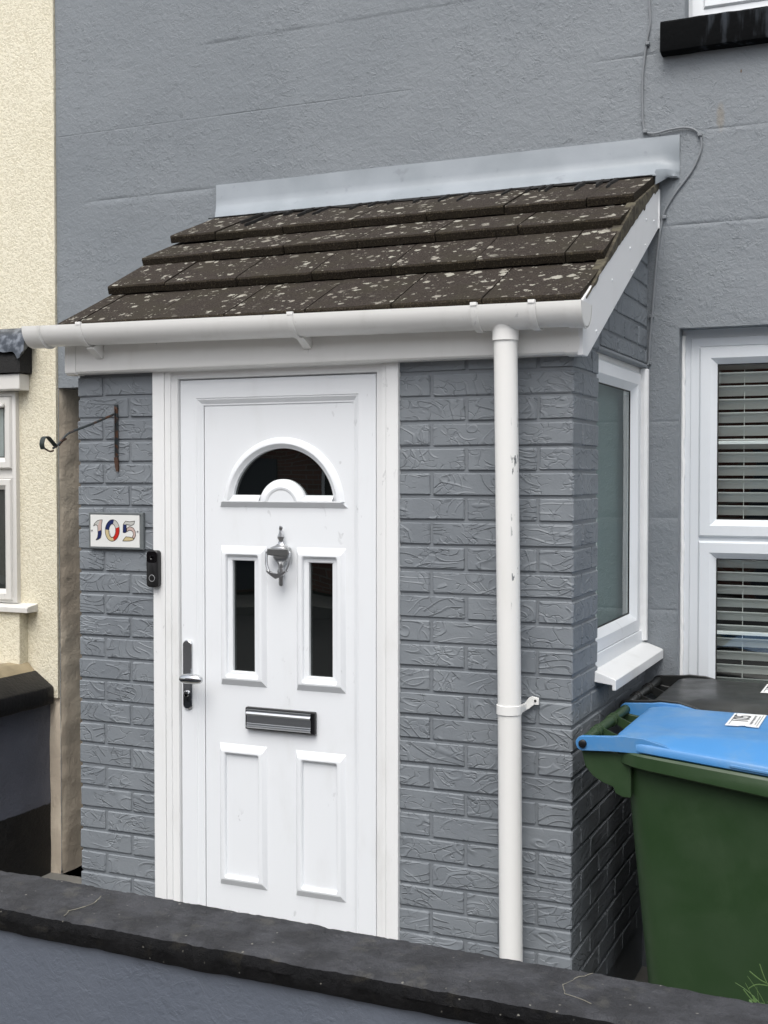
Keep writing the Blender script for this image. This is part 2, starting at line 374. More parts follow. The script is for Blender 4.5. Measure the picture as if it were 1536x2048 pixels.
def reveal(h, d):
    x0, x1, z0, z1 = h
    X = [x for x in xs if x0-1e-4 < x < x1+1e-4]; Z = [z for z in zs if z0-1e-4 < z < z1+1e-4]
    for x in ((x1,) if h is HOLE_A else (x0, x1)):
        for a_, b_ in zip(Z, Z[1:]): w.add([(x, wy(x, a_), a_), (x, wy(x, b_), b_), (x, YW+d, b_), (x, YW+d, a_)], [(0, 1, 2, 3)])
    for z in (z0, z1):
        for a_, b_ in zip(X, X[1:]): w.add([(a_, wy(a_, z), z), (b_, wy(b_, z), z), (b_, YW+d, z), (a_, YW+d, z)], [(0, 1, 2, 3)])
reveal(HOLE_W, .28); reveal(HOLE_U, .28); reveal(HOLE_A, .9)
house = thing('grey_house', 'two storey grey painted rendered terraced house behind the white porch', 'house', (0, YW, GZ))
w.build('wall', M['wall'], house, smooth=True, ang=50)
# body of the house behind the front skin, so no light leaks in
MB().box(-2.67, -2.662, YW+.05, YW+.9, 2.14, 5.2).build('inner_wall', M['dark'], house)
MB().box(-2.66, -1.0, YW+.9, YW+.93, GZ, 2.2).build('alley_back', M['paint_joint'], house)
body = MB().box(-2.66, 3.2, YW+2.0, YW+2.1, GZ, 5.3).box(3.2, 3.3, YW, YW+2.1, GZ, 5.3).box(-2.66, 3.3, YW, YW+2.1, 5.2, 5.3).box(-2.66, 3.3, YW+.29, YW+2.0, 2.5, 2.55)
body.build('back_wall', M['dark'], house)

# lower window: frame, two sashes, panes, slatted blind
def sash(M_, u0, u1, v0, v1, parent, mat, wdt=.046, bead=.018, proud=.018):
    b = MB(); b.ring(M_, u0, u1, v0, v1, [(0, -.004), (0, proud-.008), (.007, proud), (wdt-.004, proud), (wdt, proud-.003), (wdt+bead, -.002), (wdt+bead, -.008)])
    s_ = b.build('sash', mat, parent, smooth=True, ang=25)
    g = wdt+bead-.002
    MB().ring(M_, u0, u1, v0, v1, [(g, -.0015), (g+.006, -.003), (g+.006, -.006)]).build('gasket', M['gap'], parent)
    p = MB().add([M_(u0+g, v0+g, -.005), M_(u1-g, v0+g, -.005), M_(u1-g, v1-g, -.005), M_(u0+g, v1-g, -.005)], [(0, 1, 2, 3)])
    p.build('pane', M['glass'], parent)
    return s_
YF = 1.105; MF = FRONT(YF)
fr = MB()
x0, x1, z0, z1 = .115, 1.60, .80, 2.236
fr.ring(MF, x0, x1, z0, z1, [(0, -.05), (0, .004), (.030, .004), (.032, .010), (.062, .010), (.066, .002), (.066, -.05)])
M['upvc_shaded'] = mat_plastic('shaded_white_upvc', (.70, .735, .77), .35, .15)  # frame white greyed to carry the shade of the recess in its colour
fr.box(.175, 1.54, YF-.006, YF+.05, 1.452, 1.486)
win = fr.build('window', M['upvc_shaded'], house, smooth=True, ang=25); win['label'] = 'ground floor window with slatted blind'
sash(MF, .176, 1.54, 1.478, 2.172, win, M['upvc_shaded'])
sash(MF, .176, 1.54, .87, 1.464, win, M['upvc_shaded'])
# wavy painted sealant bead down the left jamb
pts = [(.118+.004*nz(0, z, 9, 4)+.003*nz(0, z, 40, 4), YF-.012, z) for z in frange(.81, 2.215, .012)]
MB().tube(pts, .009, 8).build('sealant_bead', M['trim'], win)
slat_m = mat_simple('white_blind_slat', (.82, .83, .82), .4)
zz = 2.11; yb = 1.145; k_ = 0
slat_me = None
while zz > .86:
    th = R(-44); hw = .025
    if slat_me is None:
        s_ = MB(); cs = []
        for q in range(5):
            t_ = -1+q*.5; cs.append((t_*hw*math.cos(th)+ (1-t_*t_)*.003*math.sin(-th)*1, t_*hw*math.sin(th)+(1-t_*t_)*.003))
        cs2 = [(a_+.0015, b_-(.0018 if i_ < 4 else .0040)) for i_, (a_, b_) in enumerate(reversed(cs))]
        s_.prism(cs+cs2, 'x', .225, 1.50)
        o = s_.build('blind_slat', slat_m, win, smooth=True); slat_me = o.data; o.location = (0, yb, zz)
    else: o = link('blind_slat', slat_me, None, win, loc=(0, yb, zz))
    zz -= .0485
for zb in (1.823, 1.128):
    MB().box(.225, 1.50, yb-.030, yb-.018, zb-.007, zb+.006).build('blind_rail', M['upvc'], win, bevel=.002)
for xb in (.33, .75, 1.2): MB().tube([(xb, yb+.004, .86), (xb, yb+.004, 2.14)], .0012, 5).build('blind_cord', slat_m, win)
# simple dim room with a pale chimney breast so the blind has something behind it
MB().box(.9, 1.6, 2.3, 2.6, GZ, 2.5).build('chimney_breast', mat_simple('pale_plaster', (.5, .5, .48), .9), house)

# upper window with its black sill
YU = 1.115; MU = FRONT(YU)
fr = MB().ring(MU, .126, 1.40, 3.338, 4.6, [(0, -.05), (0, .002), (.012, .002), (.014, .010), (.055, .010), (.060, .003), (.060, -.05)])
uw = fr.build('window', M['upvc'], house, smooth=True, ang=25); uw['label'] = 'upper window above a black stone sill'
sash(MU, .180, 1.345, 3.395, 4.54, uw, M['upvc'])
sl = MB()
prof = [(YW+.14, 3.348), (.985, 3.330), (.978, 3.322), (.976, 3.236), (.980, 3.222), (1.0, 3.217), (YW+.14, 3.217)]
L = []
for x in frange(.045, 1.50, .02):
    L.append([(x + (0.004 if x < .05 else 0), y + .0015*nz(x, z, 30, 5), z + .0018*nz(x, y, 25, 8)) for y, z in prof])
sl.loops(L, True, True, True)
def mat_sill():
    t = NT('black_painted_sill', (.012, .012, .013), .85, spec=.08)
    st = t.ramp(t.noise(30, 5, t.scale((1, 1, .16))), .52, .72); x, y, z = t.xyz()
    t.col(t.mix(t.math('MULTIPLY', st, t.ramp(x, .10, .25, 0, .5)), (.004, .0045, .005), (.07, .08, .095))); t.bump(t.noise(40, 5), .004, .6); return t.m
sl.build('window_sill', mat_sill(), house, smooth=True, ang=28)

# ------------------------------------------------------------ cream neighbour house, alley jamb
neigh = thing('cream_house', 'cream stippled rendered neighbouring house at the left edge', 'house', (-2.9, 1.0, GZ))
YC = 1.018
cw = MB(); X = frange(-5.0, -2.668, .03); Z = frange(.69, 5.2, .03)
L = [[(x + (.0016*nz(0, z, 6, 2) if x > -2.67 else 0), YC + .0012*nz(x, z, 6, 7), z) for x in X] for z in Z]
cw.loops(L, False)
cw.loops([[(-2.668+.0016*nz(0, z, 6, 2), YC + .0012*nz(-2.668, z, 6, 7), z) for z in Z], [(-2.668+.0016*nz(0, z, 6, 2), YC+.3, z) for z in Z]], False)
cw.add([(-5, YC, .69), (-2.668, YC, .69), (-2.668, YC+.05, .69), (-5, YC+.05, .69)], [(0, 1, 2, 3)])
cw.build('wall', M['cream'], neigh, smooth=True, ang=40)
MB().box(-5.0, -2.7, YC+.3, YC+2, .6, 5.2).build('back_wall', M['dark'], neigh)
bg = NT('beige_masonry_paint', (.34, .29, .22), .6)
bg.bump(bg.noise(7, 4), .015, .6); bg.bump(bg.noise(60, 5, None, .6), .004, .7)
bg.col(bg.mix(bg.ramp(bg.noise(6, 5, bg.scale((1, 1, .6))), .35, .7), (.58, .50, .40), (.70, .62, .50)))
beige = bg.m
# rough masonry base and alley jamb below the render
jb = MB()
Zj = frange(GZ, 2.10, .025); Yj = [1.031] + frange(1.045, 2.0, .04)
def jx(y, z): return -2.660 + .006*nz(y, z, 7, 4) + (.007*nz(y, z, 22, 6)) - (.010 if z < .45 else 0)*0
jb.loops([[(jx(y, z) - (.006 if y < 1.04 else 0), y, z) for y in Yj] for z in Zj], False)
Zb = frange(GZ, .70, .025); Xb = frange(-2.95, -2.67, .03)
jb.loops([[(x, 1.031 + .004*nz(x, z, 9, 2), z) for x in Xb] + [(jx(1.031, z)-.006, 1.031, z)] for z in Zb], False)
jb.build('masonry_base', beige, neigh, smooth=True, ang=50)
# bay window of the neighbour, cut by the left edge
MFn = FRONT(1.0)
nb = MB().ring(MFn, -4.3, -2.876, 1.118, 2.088, [(0, -.03), (0, .006), (.010, .010), (.020, .010), (.022, .004), (.022, -.03)])
nw = nb.build('window', mat_plastic('aged_white_upvc', (.68, .67, .64), .4, .3), neigh, smooth=True, ang=25)
am = nw.data.materials[0]
def nsash(z0, z1):
    MB().ring(MFn, -3.6, -2.895, z0, z1, [(0, -.01), (0, .012), (.006, .020), (.030, .020), (.034, .017), (.052, .0), (.052, -.01)]).build('sash', am, nw, smooth=True, ang=25)
    MB().ring(MFn, -3.6, -2.895, z0, z1, [(.05, .001), (.056, .000)]).build('gasket', M['gap'], nw)
    MB().add([MFn(-3.55, z0+.05, -.004), MFn(-2.945, z0+.05, -.004), MFn(-2.945, z1-.05, -.004), MFn(-3.55, z1-.05, -.004)], [(0, 1, 2, 3)]).build('pane', M['glass'], nw)
nsash(1.13, 1.690); nsash(1.735, 2.065)
MB().box(-4.3, -2.885, 1.0, 1.017, 1.692, 1.733).build('transom', am, nw)
MB().box(-3.58, -2.93, 1.009, 1.013, 1.15, 1.68).build('inner_shade', M['dark'], nw)
MB().box(-3.58, -2.93, 1.009, 1.013, 1.75, 2.05).build('inner_shade', mat_simple('pale_curtain', (.35, .37, .38), .8), nw)
MB().box(-2.975, -2.925, .965, .985, 2.018, 2.032).build('handle', am, nw, bevel=.003)
sl = MB().prism([(1.02, 1.118), (.955, 1.108), (.945, 1.104), (.945, 1.080), (1.02, 1.080)], 'x', -4.3, -2.778)
sl.build('window_sill', am, neigh, bevel=.003)
bw = MB(); L = [[(x, .962 + .001*nz(x, z, 6, 4), z) for x in frange(-4.3, -2.838, .03)]+[(-2.836, .975, z), (-2.836, 1.02, z)] for z in frange(.74, 1.079, .03)]
bw.loops(L, False); bw.build('bay_base', M['cream'], neigh, smooth=True)
MB().prism([(1.017, 2.165), (.952, 2.165), (.948, 2.16), (.948, 2.096), (.955, 2.090), (1.017, 2.090)], 'x', -4.3, -2.815).build('fascia', am, neigh, bevel=.003)
felt = mat_simple('black_roof_felt', (.014, .014, .014), .95, 0, .005, 160, .5)
pr = MB(); L = []
for x in frange(-4.3, -2.799, .02): L.append([(x, y+.003*nz(x, z, 30, 2), z+.004*nz(x, y, 24, 5)) for y, z in ((1.017, 2.31), (.945, 2.255), (.935, 2.24), (.935, 2.168), (1.017, 2.168))])
pr.loops(L, True, True, True).build('bay_roof_slab', felt, neigh, smooth=True, ang=40)
pr = MB(); L = []
for x in frange(-4.3, -2.768, .012):
    e_ = max(0, (x+2.85)/.08); lip = .012*nz(x, 0, 20, 3) - .035*math.exp(-((x+2.80)/.016)**2)
    L.append([(x, 1.016, 2.378), (x, .978, 2.372), (x, .940+.004*nz(x, 1, 30), 2.335), (x, .925, 2.30+lip*.4), (x, .922, 2.262+lip), (x, .926, 2.262+lip), (x, 1.016, 2.33)])
pr.loops(L, True, True, True)
lt = NT('old_lead', (.10, .115, .135), .42, .4); lt.col(lt.mix(lt.ramp(lt.noise(28, 5), .4, .65), (.055, .065, .08), (.20, .22, .25))); lt.bump(lt.noise(18, 3), .006, .6)
pr.build('lead_flashing', lt.m, neigh, smooth=True, ang=60)

# low dividing wall between the two yards
dv = thing('dividing_wall', 'low dark blue wall with black sloping cap between the yards at left', 'wall', (-2.85, .3, GZ))
XD = -2.725
nav = mat_render('dark_navy_masonry', (.105, .115, .150), (.118, .128, .162), .0045, 1.6)
b = nav.b.inputs['Base Color'].links[0].from_socket; x, y, z = nav.xyz()
band = nav.ramp(nav.math('ADD', z, nav.math('MULTIPLY', nav.math('SUBTRACT', nav.noise(30, 2), .5), .012)), .200, .207, 1, 0)
nav.col(nav.mix(band, b, (.003, .003, .0035)))
mb = MB(); L = [[(XD + .006*nz(y, z, 7, 1), y, z) for y in frange(-1.2, 1.03, .03)] for z in frange(GZ, .68, .03)]
mb.loops(L, False); mb.box(-3.02, XD-.012, -1.2, 1.03, GZ, .68); mb.build('wall_face', nav.m, dv, smooth=True, ang=50)
blk = mat_simple('black_cap_paint', (.008, .008, .009), .5, 0, .004, 60, .3)
L = [[(x + .003*nz(y, z, 20, 3), y, z+.003*nz(y, x, 14, 6)) for x, z in ((XD-.02, .660), (-2.692, .665), (-2.688, .672), (-2.688, .738), (-2.694, .746), (-2.79, .810), (-2.80, .66))] for y in frange(-1.2, 1.012, .03)]
MB().loops(L, True, True, True).build('coping', blk, dv, smooth=True, ang=40)
L = [[(x, y, z+.004*nz(y, x, 12, 9)) for x, z in ((-2.791, .66), (-2.791, .808), (-2.83, .845), (-2.90, .85), (-3.05, .78), (-3.05, .66))] for y in frange(-1.2, 1.012, .03)]
MB().loops(L, True, True, True).build('coping_back_slope', mat_simple('stained_cream_cap', (.30, .25, .16), .8, 0, .004, 40, .35), dv, smooth=True, ang=40)

# ------------------------------------------------------------ porch: brickwork
porch = thing('porch', 'grey painted brick porch with white door and lean-to tiled roof, number plaque on it', 'porch', (-.9, .3, GZ))
JZ = .059; CH = .0752; J = .010
core = MB()
core.box(-1.759, -1.440, .0055, .12, GZ, 2.19)
core.box(-.556, -.13, .0055, .12, GZ, 2.19)
core.box(-1.445, -.55, .03, .12, 2.06, 2.19)
core.prism([(-.13, .0055), (-.0055, .0055), (-.0055, 1.03), (-.13, 1.03)], 'z', GZ, 1.080)
core.prism([(-.13, .0055), (-.0055, .0055), (-.0055, .293), (-.13, .293)], 'z', 1.080, 2.100)
core.prism([(.0055, 2.10), (1.03, 2.10), (1.03, 2.62), (.12, 2.15), (.0055, 2.12)], 'x', -.13, -.0055)
core.box(-1.757, -1.64, .13, 1.03, GZ, 2.3)
core.build('mortar_core', M['paint_joint'], porch, smooth=False)
MB().box(-1.64, -.12, 1.0, 1.03, GZ, 2.3).box(-1.64, -.12, .12, 1.0, GZ, GZ+.02).box(-1.64, -.12, .12, 1.0, 2.2, 2.22).build('inner_lining', M['dark'], porch)
brick_cache = {}
def brick_mesh(lx, ly, lz, var):
    key = (round(lx, 3), round(ly, 3), round(lz, 3), var)
    if key in brick_cache: return brick_cache[key]
    rr = random.Random(hash(key) & 0xffff); c = .0034
    vs = []; fs = []
    bm = bmesh.new()
    bmesh.ops.create_cube(bm, size=1)
    for v in bm.verts: v.co = Vector((v.co.x*lx, v.co.y*ly, v.co.z*lz))
    bmesh.ops.bevel(bm, geom=list(bm.edges), offset=c, segments=1, profile=.5, affect='EDGES')
    for v in bm.verts: v.co += Vector((rr.uniform(-1, 1)*.0014, rr.uniform(-1, 1)*.0010, rr.uniform(-1, 1)*.0014))
    me = bpy.data.meshes.new('brick'); bm.to_mesh(me); bm.free()
    me.materials.append(M['brick'])
    brick_cache[key] = me; return me
def brick(x0, x1, y0, y1, z0, z1):
    if x1-x0 < .012 or y1-y0 < .012 or z1-z0 < .008: return
    me = brick_mesh(x1-x0, y1-y0, z1-z0, random.randrange(4))
    j = lambda s: random.uniform(-s, s)
    link('brick', me, None, porch, loc=((x0+x1)/2, (y0+y1)/2 + j(.0008), (z0+z1)/2))
DP = .100
zmin = .10
def rows(off, top):
    out = []; n = int((zmin-off)/CH)
    while off+n*CH < top:
        a_, b_ = off+n*CH, off+(n+1)*CH
        out.append((n, a_+J/2, min(b_-J/2, top))); n += 1
    return out
# right pier front (wraps the corner)
for n, z0, z1 in rows(JZ, 2.062):
    even = n % 2 == 0
    if even:
        for x0, x1 in ((-.1075+J/2-.001, 0), (-.3325+J/2, -.1075-J/2), (-.556, -.3325-J/2)):
            if x1 == 0: brick(x0, 0, 0, .215, z0, z1)          # header on the front, stretcher on the side
            else: brick(x0, x1, 0, DP, z0, z1)
    else:
        for x0, x1 in ((-.22+J/2, 0), (-.445+J/2, -.22-J/2), (-.556, -.445-J/2)):
            brick(x0, x1, 0, DP, z0, z1)
# side wall
def barge_z(y): return 2.045 + (2.60-2.045)*(y+.003)/1.02
for n, z0, z1 in rows(JZ, 2.66):
    even = n % 2 == 0
    st = .215+J if even else DP+J
    edges = [st]
    while edges[-1] < 1.03: edges.append(edges[-1]+.225)
    if z0 > 2.062:
        edges = [-.002 + (0 if even else -.11)] + [-.002 + (.225 if even else .115)] if False else [(-.01 if even else -.12)]
        while edges[-1] < 1.03: edges.append(edges[-1]+.225)
    for a_, b_ in zip(edges, edges[1:]):
        b_ = min(b_-J, 1.028)
        zz0, zz1 = z0, z1
        if z0 < 2.095 and z1 > 1.06:            # window opening
            if b_ > .300: b_ = min(b_, .300)
            if a_ > .29:
                if z0 < 1.075 < z1: zz1 = 1.045; b_ = min(a_+.215, 1.028)
                elif z1 > 2.107 and z0 < 2.107: zz0 = 2.112; b_ = min(a_+.215, 1.028)
                else: continue
        if zz0 > 2.0:
            cap_ = barge_z(a_)+.095
            if zz0 > cap_-.01: continue
            if zz0 > barge_z(a_)-.02: a_ = max(a_, 0.0)
            if a_ < 0: a_ = 0.0
            zz1 = min(zz1, barge_z(max(a_, 0))+.095)
        if zz1-zz0 > .012 and b_-a_ > .02: brick(-DP, 0, a_, b_, zz0, zz1)
# left pier front
for n, z0, z1 in rows(1.295-17*CH, 2.062):
    full_left = (n % 2 == 1)
    if full_left: segs = ((-1.765, -1.55-J/2), (-1.55+J/2, -1.440))
    else: segs = ((-1.765, -1.657-J/2), (-1.657+J/2, -1.440))
    for x0, x1 in segs: brick(x0 + (random.uniform(-.002, .002) if x0 < -1.76 else 0), x1, 0, DP, z0, z1)
# ledge above side window
MB().prism([(-.06, 2.094), (.004, 2.094), (.006, 2.100), (.000, 2.109), (-.06, 2.109)], 'y', .28, 1.028).build('window_lintel', M['paint_joint'], porch, bevel=.002)

# ------------------------------------------------------------ porch side window
MS = SIDE(-.030)
sw = MB().ring(MS, .200, 1.03, 1.10, 2.094, [(0, -.03), (0, .010), (.050, .010), (.052, .004), (.052, -.03)])
swo = sw.build('window', M['trim'], porch, smooth=True, ang=25); swo['label'] = 'narrow side window of the porch'
sash(MS, .245, .965, 1.136, 2.075, swo, M['upvc'], .050, .020, .022)
pts = [(-.010, 1.008+.003*nz(0, z, 10, 4)+.002*nz(0, z, 50), z) for z in frange(1.10, 2.09, .012)]
mb = MB().tube(pts, .021, 10); mb.build('sealant_bead', M['trim'], swo, smooth=True)
MB().box(-.06, -.005, .297, 1.02, 1.088, 1.139).build('cill_rail', M['upvc'], swo, bevel=.003)
sl = MB().prism([(-.02, 1.098), (.060, 1.070), (.066, 1.066), (.066, 1.034), (.054, 1.034), (.054, 1.050), (-.02, 1.060)], 'y', .268, 1.025)
sl.build('window_sill', M['trim'], porch, bevel=.002)

MB().box(-.085, -.080, .26, 1.0, 1.12, 2.08).build('pane_backing', mat_simple('sea_green_backing', (.17, .24, .24), .8), swo)  # sheet added behind the glass to lighten the pane
# ------------------------------------------------------------ door
MD = FRONT(0)
fr = MB()
fr.box(-1.400, -1.352, -.008, .06, 0, 2.05).box(-.617, -.592, -.008, .06, 0, 2.05)
fr = MB()
prof = [(0, .06), (0, -.010), (.020, -.010), (.022, -.004), (.045, -.002), (.048, .012), (.048, .06)]
L = []
for i_, y_ in prof: L.append([(-1.400+i_, y_, .0), (-1.400+i_, y_, 2.070-i_), (-.592-(i_*.6 if i_ < .045 else i_*.75), y_, 2.070-i_), (-.592-(i_*.6 if i_ < .045 else i_*.75), y_, .0)])
fr.loops(L, False)
frame = fr.build('door_frame', M['trim'], porch, smooth=True, ang=20)
MB().box(-1.448, -1.401, -.014, .02, 0, 2.056).build('cover_trim', M['trim'], porch, bevel=.003)
MB().box(-.591, -.549, -.014, .02, 0, 2.056).build('cover_trim', M['trim'], porch, bevel=.003)
MB().box(-1.352, -.628, .03, .06, 0, 2.03).build('door_seal', M['gap'], porch)
MB().box(-1.45, -.55, -.06, .10, GZ, .0).build('door_step', conc, porch, bevel=.008)
# leaf outer frame with its bead (mitred ring)
df = MB().ring(MD, -1.3485, -.6315, .012, 2.0195, [(0, -.04), (0, -.006), (.002, -.004), (.060, -.004), (.0625, -.006), (.066, -.0065), (.080, -.015), (.0845, -.015), (.0850, -.024)])
door = df.build('front_door', M['upvc'], porch, smooth=True, ang=14)
door['label'] = 'white plastic front door with half-moon window'
# leaf panel with openings for the glass
PX0, PX1, PZ0, PZ1 = -1.262, -.6975, .10, 1.943; YP = .018
CXF, CZF, RG, RI = -.968, 1.605, .186, .086
panes = [(-1.156, -1.071, 1.057, 1.425), (-.873, -.789, 1.057, 1.425)]
pm = MB()
bxs = sorted({PX0, PX1, -1.156, -1.071, -.873, -.789}); bzs = [PZ0, 1.057, 1.425, 1.639]
for i in range(len(bxs)-1):
    for j in range(3):
        xm, zm = (bxs[i]+bxs[i+1])/2, (bzs[j]+bzs[j+1])/2
        if any(p[0] < xm < p[1] and p[2] < zm < p[3] for p in panes): continue
        pm.add([(bxs[i], YP, bzs[j]), (bxs[i+1], YP, bzs[j]), (bxs[i+1], YP, bzs[j+1]), (bxs[i], YP, bzs[j+1])], [(0, 1, 2, 3)])
a0 = math.asin((1.639-CZF)/RG); oa = arc(CXF, CZF, RG, math.pi-a0, a0, 40)
top = [(PX0, YP, 1.639)] + [(CXF+RG*math.cos(math.pi-a0), YP, 1.639)]
n_ = len(oa)
for i in range(n_-1):
    (xa, za), (xb, zb) = oa[i], oa[i+1]
    pm.add([(xa, YP, za), (xb, YP, zb), (xb, YP, PZ1), (xa, YP, PZ1)], [(0, 1, 2, 3)])
pm.add([(PX0, YP, 1.639), (oa[0][0], YP, 1.639), (oa[0][0], YP, PZ1), (PX0, YP, PZ1)], [(0, 1, 2, 3)])
pm.add([(oa[-1][0], YP, 1.639), (PX1, YP, 1.639), (PX1, YP, PZ1), (oa[-1][0], YP, PZ1)], [(0, 1, 2, 3)])
pm.build('door_panel', M['upvc'], door)
# rounded window mouldings
def rect_mould(x0, x1, z0, z1, glass=True, vb=.021, hb=.012, inner=.035, H=.014, name='door_moulding'):
    g = MB(); L = []
    def lp(ix, iz, w, r):
        q = rrect(x0+ix, x1-ix, z0+iz, z1-iz, max(r, .0004), 4); return [(a_, YP-w, b_) for a_, b_ in q]
    L = [lp(0, 0, 0, .001), lp(hb, vb, H, .001), lp(hb+.003, vb+.003, H+.0008, .001), lp(hb+.012, vb+.006, H+.0008, .008), lp(hb+.015, vb+.009, H-.002, .008),
         lp(inner-.006, inner+.001, .0035, .004), lp(inner-.002, inner+.004, .003, .003), lp(inner+.004, inner+.010, .003, .003)]
    if glass: L += [lp(x_, x_+.003, w_, .001) for x_, w_ in ((.045, .001), (.045, -.012))]
    g.loops(L, True, False, not glass)
    return g.build(name, M['upvc'], door, smooth=True, ang=18)
rect_mould(-1.201, -1.028, 1.008, 1.471); rect_mould(-.918, -.742, 1.008, 1.471)
rect_mould(-1.208, -1.028, .338, .813, False); rect_mould(-.922, -.742, .337, .813, False)
# arched moulding
g = MB(); L = []
prof = [(.222, 0), (.213, .011), (.207, .014), (.201, .0145), (.197, .012), (.190, .005), (RG, .003), (RG, -.012)]
for k in range(49):
    q = math.pi*k/48; L.append([(CXF+r*math.cos(q), YP-w, max(CZF+r*math.sin(q), 1.618)) for r, w in prof])
g.loops(L, False)
am_ = g.build('door_moulding', M['upvc'], door, smooth=True, ang=30)
g = MB()
def flat(z, w): return [(-1.201+ (0.0 if w <= 0 else .011), YP-w, z), (-.742-(0.0 if w <= 0 else .011), YP-w, z)]
g.loops([[(-1.203, YP, 1.598), (-.733, YP, 1.598)], [(-1.190, YP-.0145, 1.6165), (-.752, YP-.0145, 1.6165)], [(-1.181, YP-.0145, 1.621), (-.757, YP-.0145, 1.621)]], False)
# bars left and right of the inner arch, and the inner arch itself
for xa, xb in ((CXF-RG+.002, CXF-RI+.004), (CXF+RI-.004, CXF+RG-.002)):
    g.loops([[(xa-.01, YP-.0145, 1.6205), (xb, YP-.0145, 1.6205)], [(xa-.006, YP-.013, 1.624), (xb, YP-.013, 1.624)], [(xa, YP-.004, 1.634), (xb, YP-.004, 1.634)], [(xa, YP-.003, 1.639), (xb, YP-.003, 1.639)], [(xa, YP+.012, 1.639), (xb, YP+.012, 1.639)]], False)
L = []
for k in range(33):
    q = math.pi*k/32; L.append([(CXF+r*math.cos(q), YP-w, max(CZF+r*math.sin(q), 1.619)) for r, w in ((.0, .0125), (.050, .0125), (.0515, .0135), (.055, .0155), (.061, .0155), (.074, .006), (.0835, .003), (.086, .002), (.086, -.012))])
g.loops(L, False)
g.build('door_moulding', M['upvc'], door, smooth=True, ang=30)
# panes and dark-edged spacers
gl = MB()
oa = arc(CXF, CZF, RG, math.pi, 0, 40)
gl.add([(x_, YP+.010, max(z_, 1.62)) for x_, z_ in oa], [tuple(range(41))]); gl.build('pane', M['doorglass'], door)
for p in panes: MB().add([(p[0], YP+.010, p[2]), (p[1], YP+.010, p[2]), (p[1], YP+.010, p[3]), (p[0], YP+.010, p[3])], [(0, 1, 2, 3)]).build('pane', M['doorglass'], door)
sp = mat_simple('grey_green_spacer', (.16, .18, .17), .5)
for p in panes: MB().ring(MD, p[0], p[1], p[2], p[3], [(.0005, -YP-.011), (.0005, -YP-.024), (.010, -YP-.024), (.010, -YP-.03)]).build('glazing_spacer', sp, door)
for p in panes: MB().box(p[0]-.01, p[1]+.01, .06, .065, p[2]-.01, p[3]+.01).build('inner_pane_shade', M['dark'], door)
# letter plate
lp = MB().box(-1.101, -.845, .000, YP, .870, .943).build('letter_plate', M['black'], door, bevel=.004)
cp = [(.8755, 0), (.8755, .003), (.880, .0065), (.884, .006), (.885, .003), (.8875, .003), (.8885, .0045), (.891, .0045), (.892, .003), (.9165, .003), (.918, .006), (.9235, .009), (.929, .006), (.930, .003), (.9325, .003), (.9335, .006), (.9365, .006), (.938, 0)]
g = MB(); g.loops([[(x_, .001-w_, z_) for z_, w_ in cp] for x_ in (-1.094, -.858)], False)
g.build('letter_flap', mat_simple('brushed_silver', (.60, .62, .64), .36, 1), door, smooth=True, ang=20)
# lever handle on its long chrome plate
hp = MB(); L = []
for w_, s_ in ((0, 0), (.007, 0), (.0095, .003)): L.append([(x_, -.0-w_+.004-.004, z_) for x_, z_ in rrect(-1.3385+s_, -1.3030-s_, .919+s_, 1.152-s_, .0165-s_, 6)])
L = [[(x_, y_+.004, z_) for x_, y_, z_ in l] for l in L]
hp.loops(L, True, False, True); hp.build('handle_plate', M['chrome'], door, smooth=True, ang=25)
hd = MB()
hd.tube([(-1.321, -.002, 1.022), (-1.310, -.040, 1.026)], .009, 14)
lv = smooth_path([(-1.317, -.046, 1.027), (-1.308, -.050, 1.0295), (-1.29, -.052, 1.0315), (-1.265, -.052, 1.0315), (-1.246, -.049, 1.030), (-1.234, -.046, 1.029)], 5)
rr = [.005+.0125*math.sin(math.pi*min(1, max(0, i/(len(lv)-1))))**.6 for i in range(len(lv))]
hd.tube(lv, rr, 16); hd.build('lever', M['chrome'], door, smooth=True)
ky = MB().lathe([(.011, 0), (.011, -.006), (.009, -.008)], (-1.321, -.004, .972), 'y', 18); ky.box(-1.3255, -1.3165, -.012, -.004, .950, .972)
ky.build('lock_cylinder', M['chrome'], door, smooth=True)
# knocker
KX = -.966; kz = lambda p: 1.541 - (p-1051)*.001617 if p > 1000 else p
kn = MB(); q_ = 1/14.625
pf = [(0, 160), (40, 170), (57, 210), (50, 265), (40, 295), (48, 310), (60, 390), (100, 480), (104, 510), (66, 585), (64, 620), (85, 690), (150, 735), (240, 775), (305, 812), (300, 830)]
Zk = lambda p: 1.541 - ((1040 + p*q_)-1051)*.001617
kn.lathe([(r_*q_*.00182, Zk(p_)) for r_, p_ in pf], (KX, .0, 0), 'z', 26, (1, .42))
kn.lathe([(r_*q_*.00182, Zk(p_)) for r_, p_ in [(240, 1045), (232, 1100), (190, 1180), (120, 1250), (84, 1300), (78, 1380), (80, 1410), (112, 1500), (100, 1560), (70, 1640), (62, 1740), (60, 1770), (66, 1830), (58, 1900), (28, 1930), (0, 1936)]], (KX, .0, 0), 'z', 26, (1, .42))
knb = kn.build('door_knocker', M['pewter'], door, smooth=True, ang=50)
bx = MB(); zt, zb2 = Zk(812), Zk(1050)
bx.prism([(.004, zb2), (-.022, zb2+.003), (-.024, zt-.002), (.004, zt)], 'x', KX-.0385, KX+.0375)
bx.build('name_band', mat_simple('satin_chrome_band', (.36, .37, .37), .38, 1), door, bevel=.002)
rg = MB()
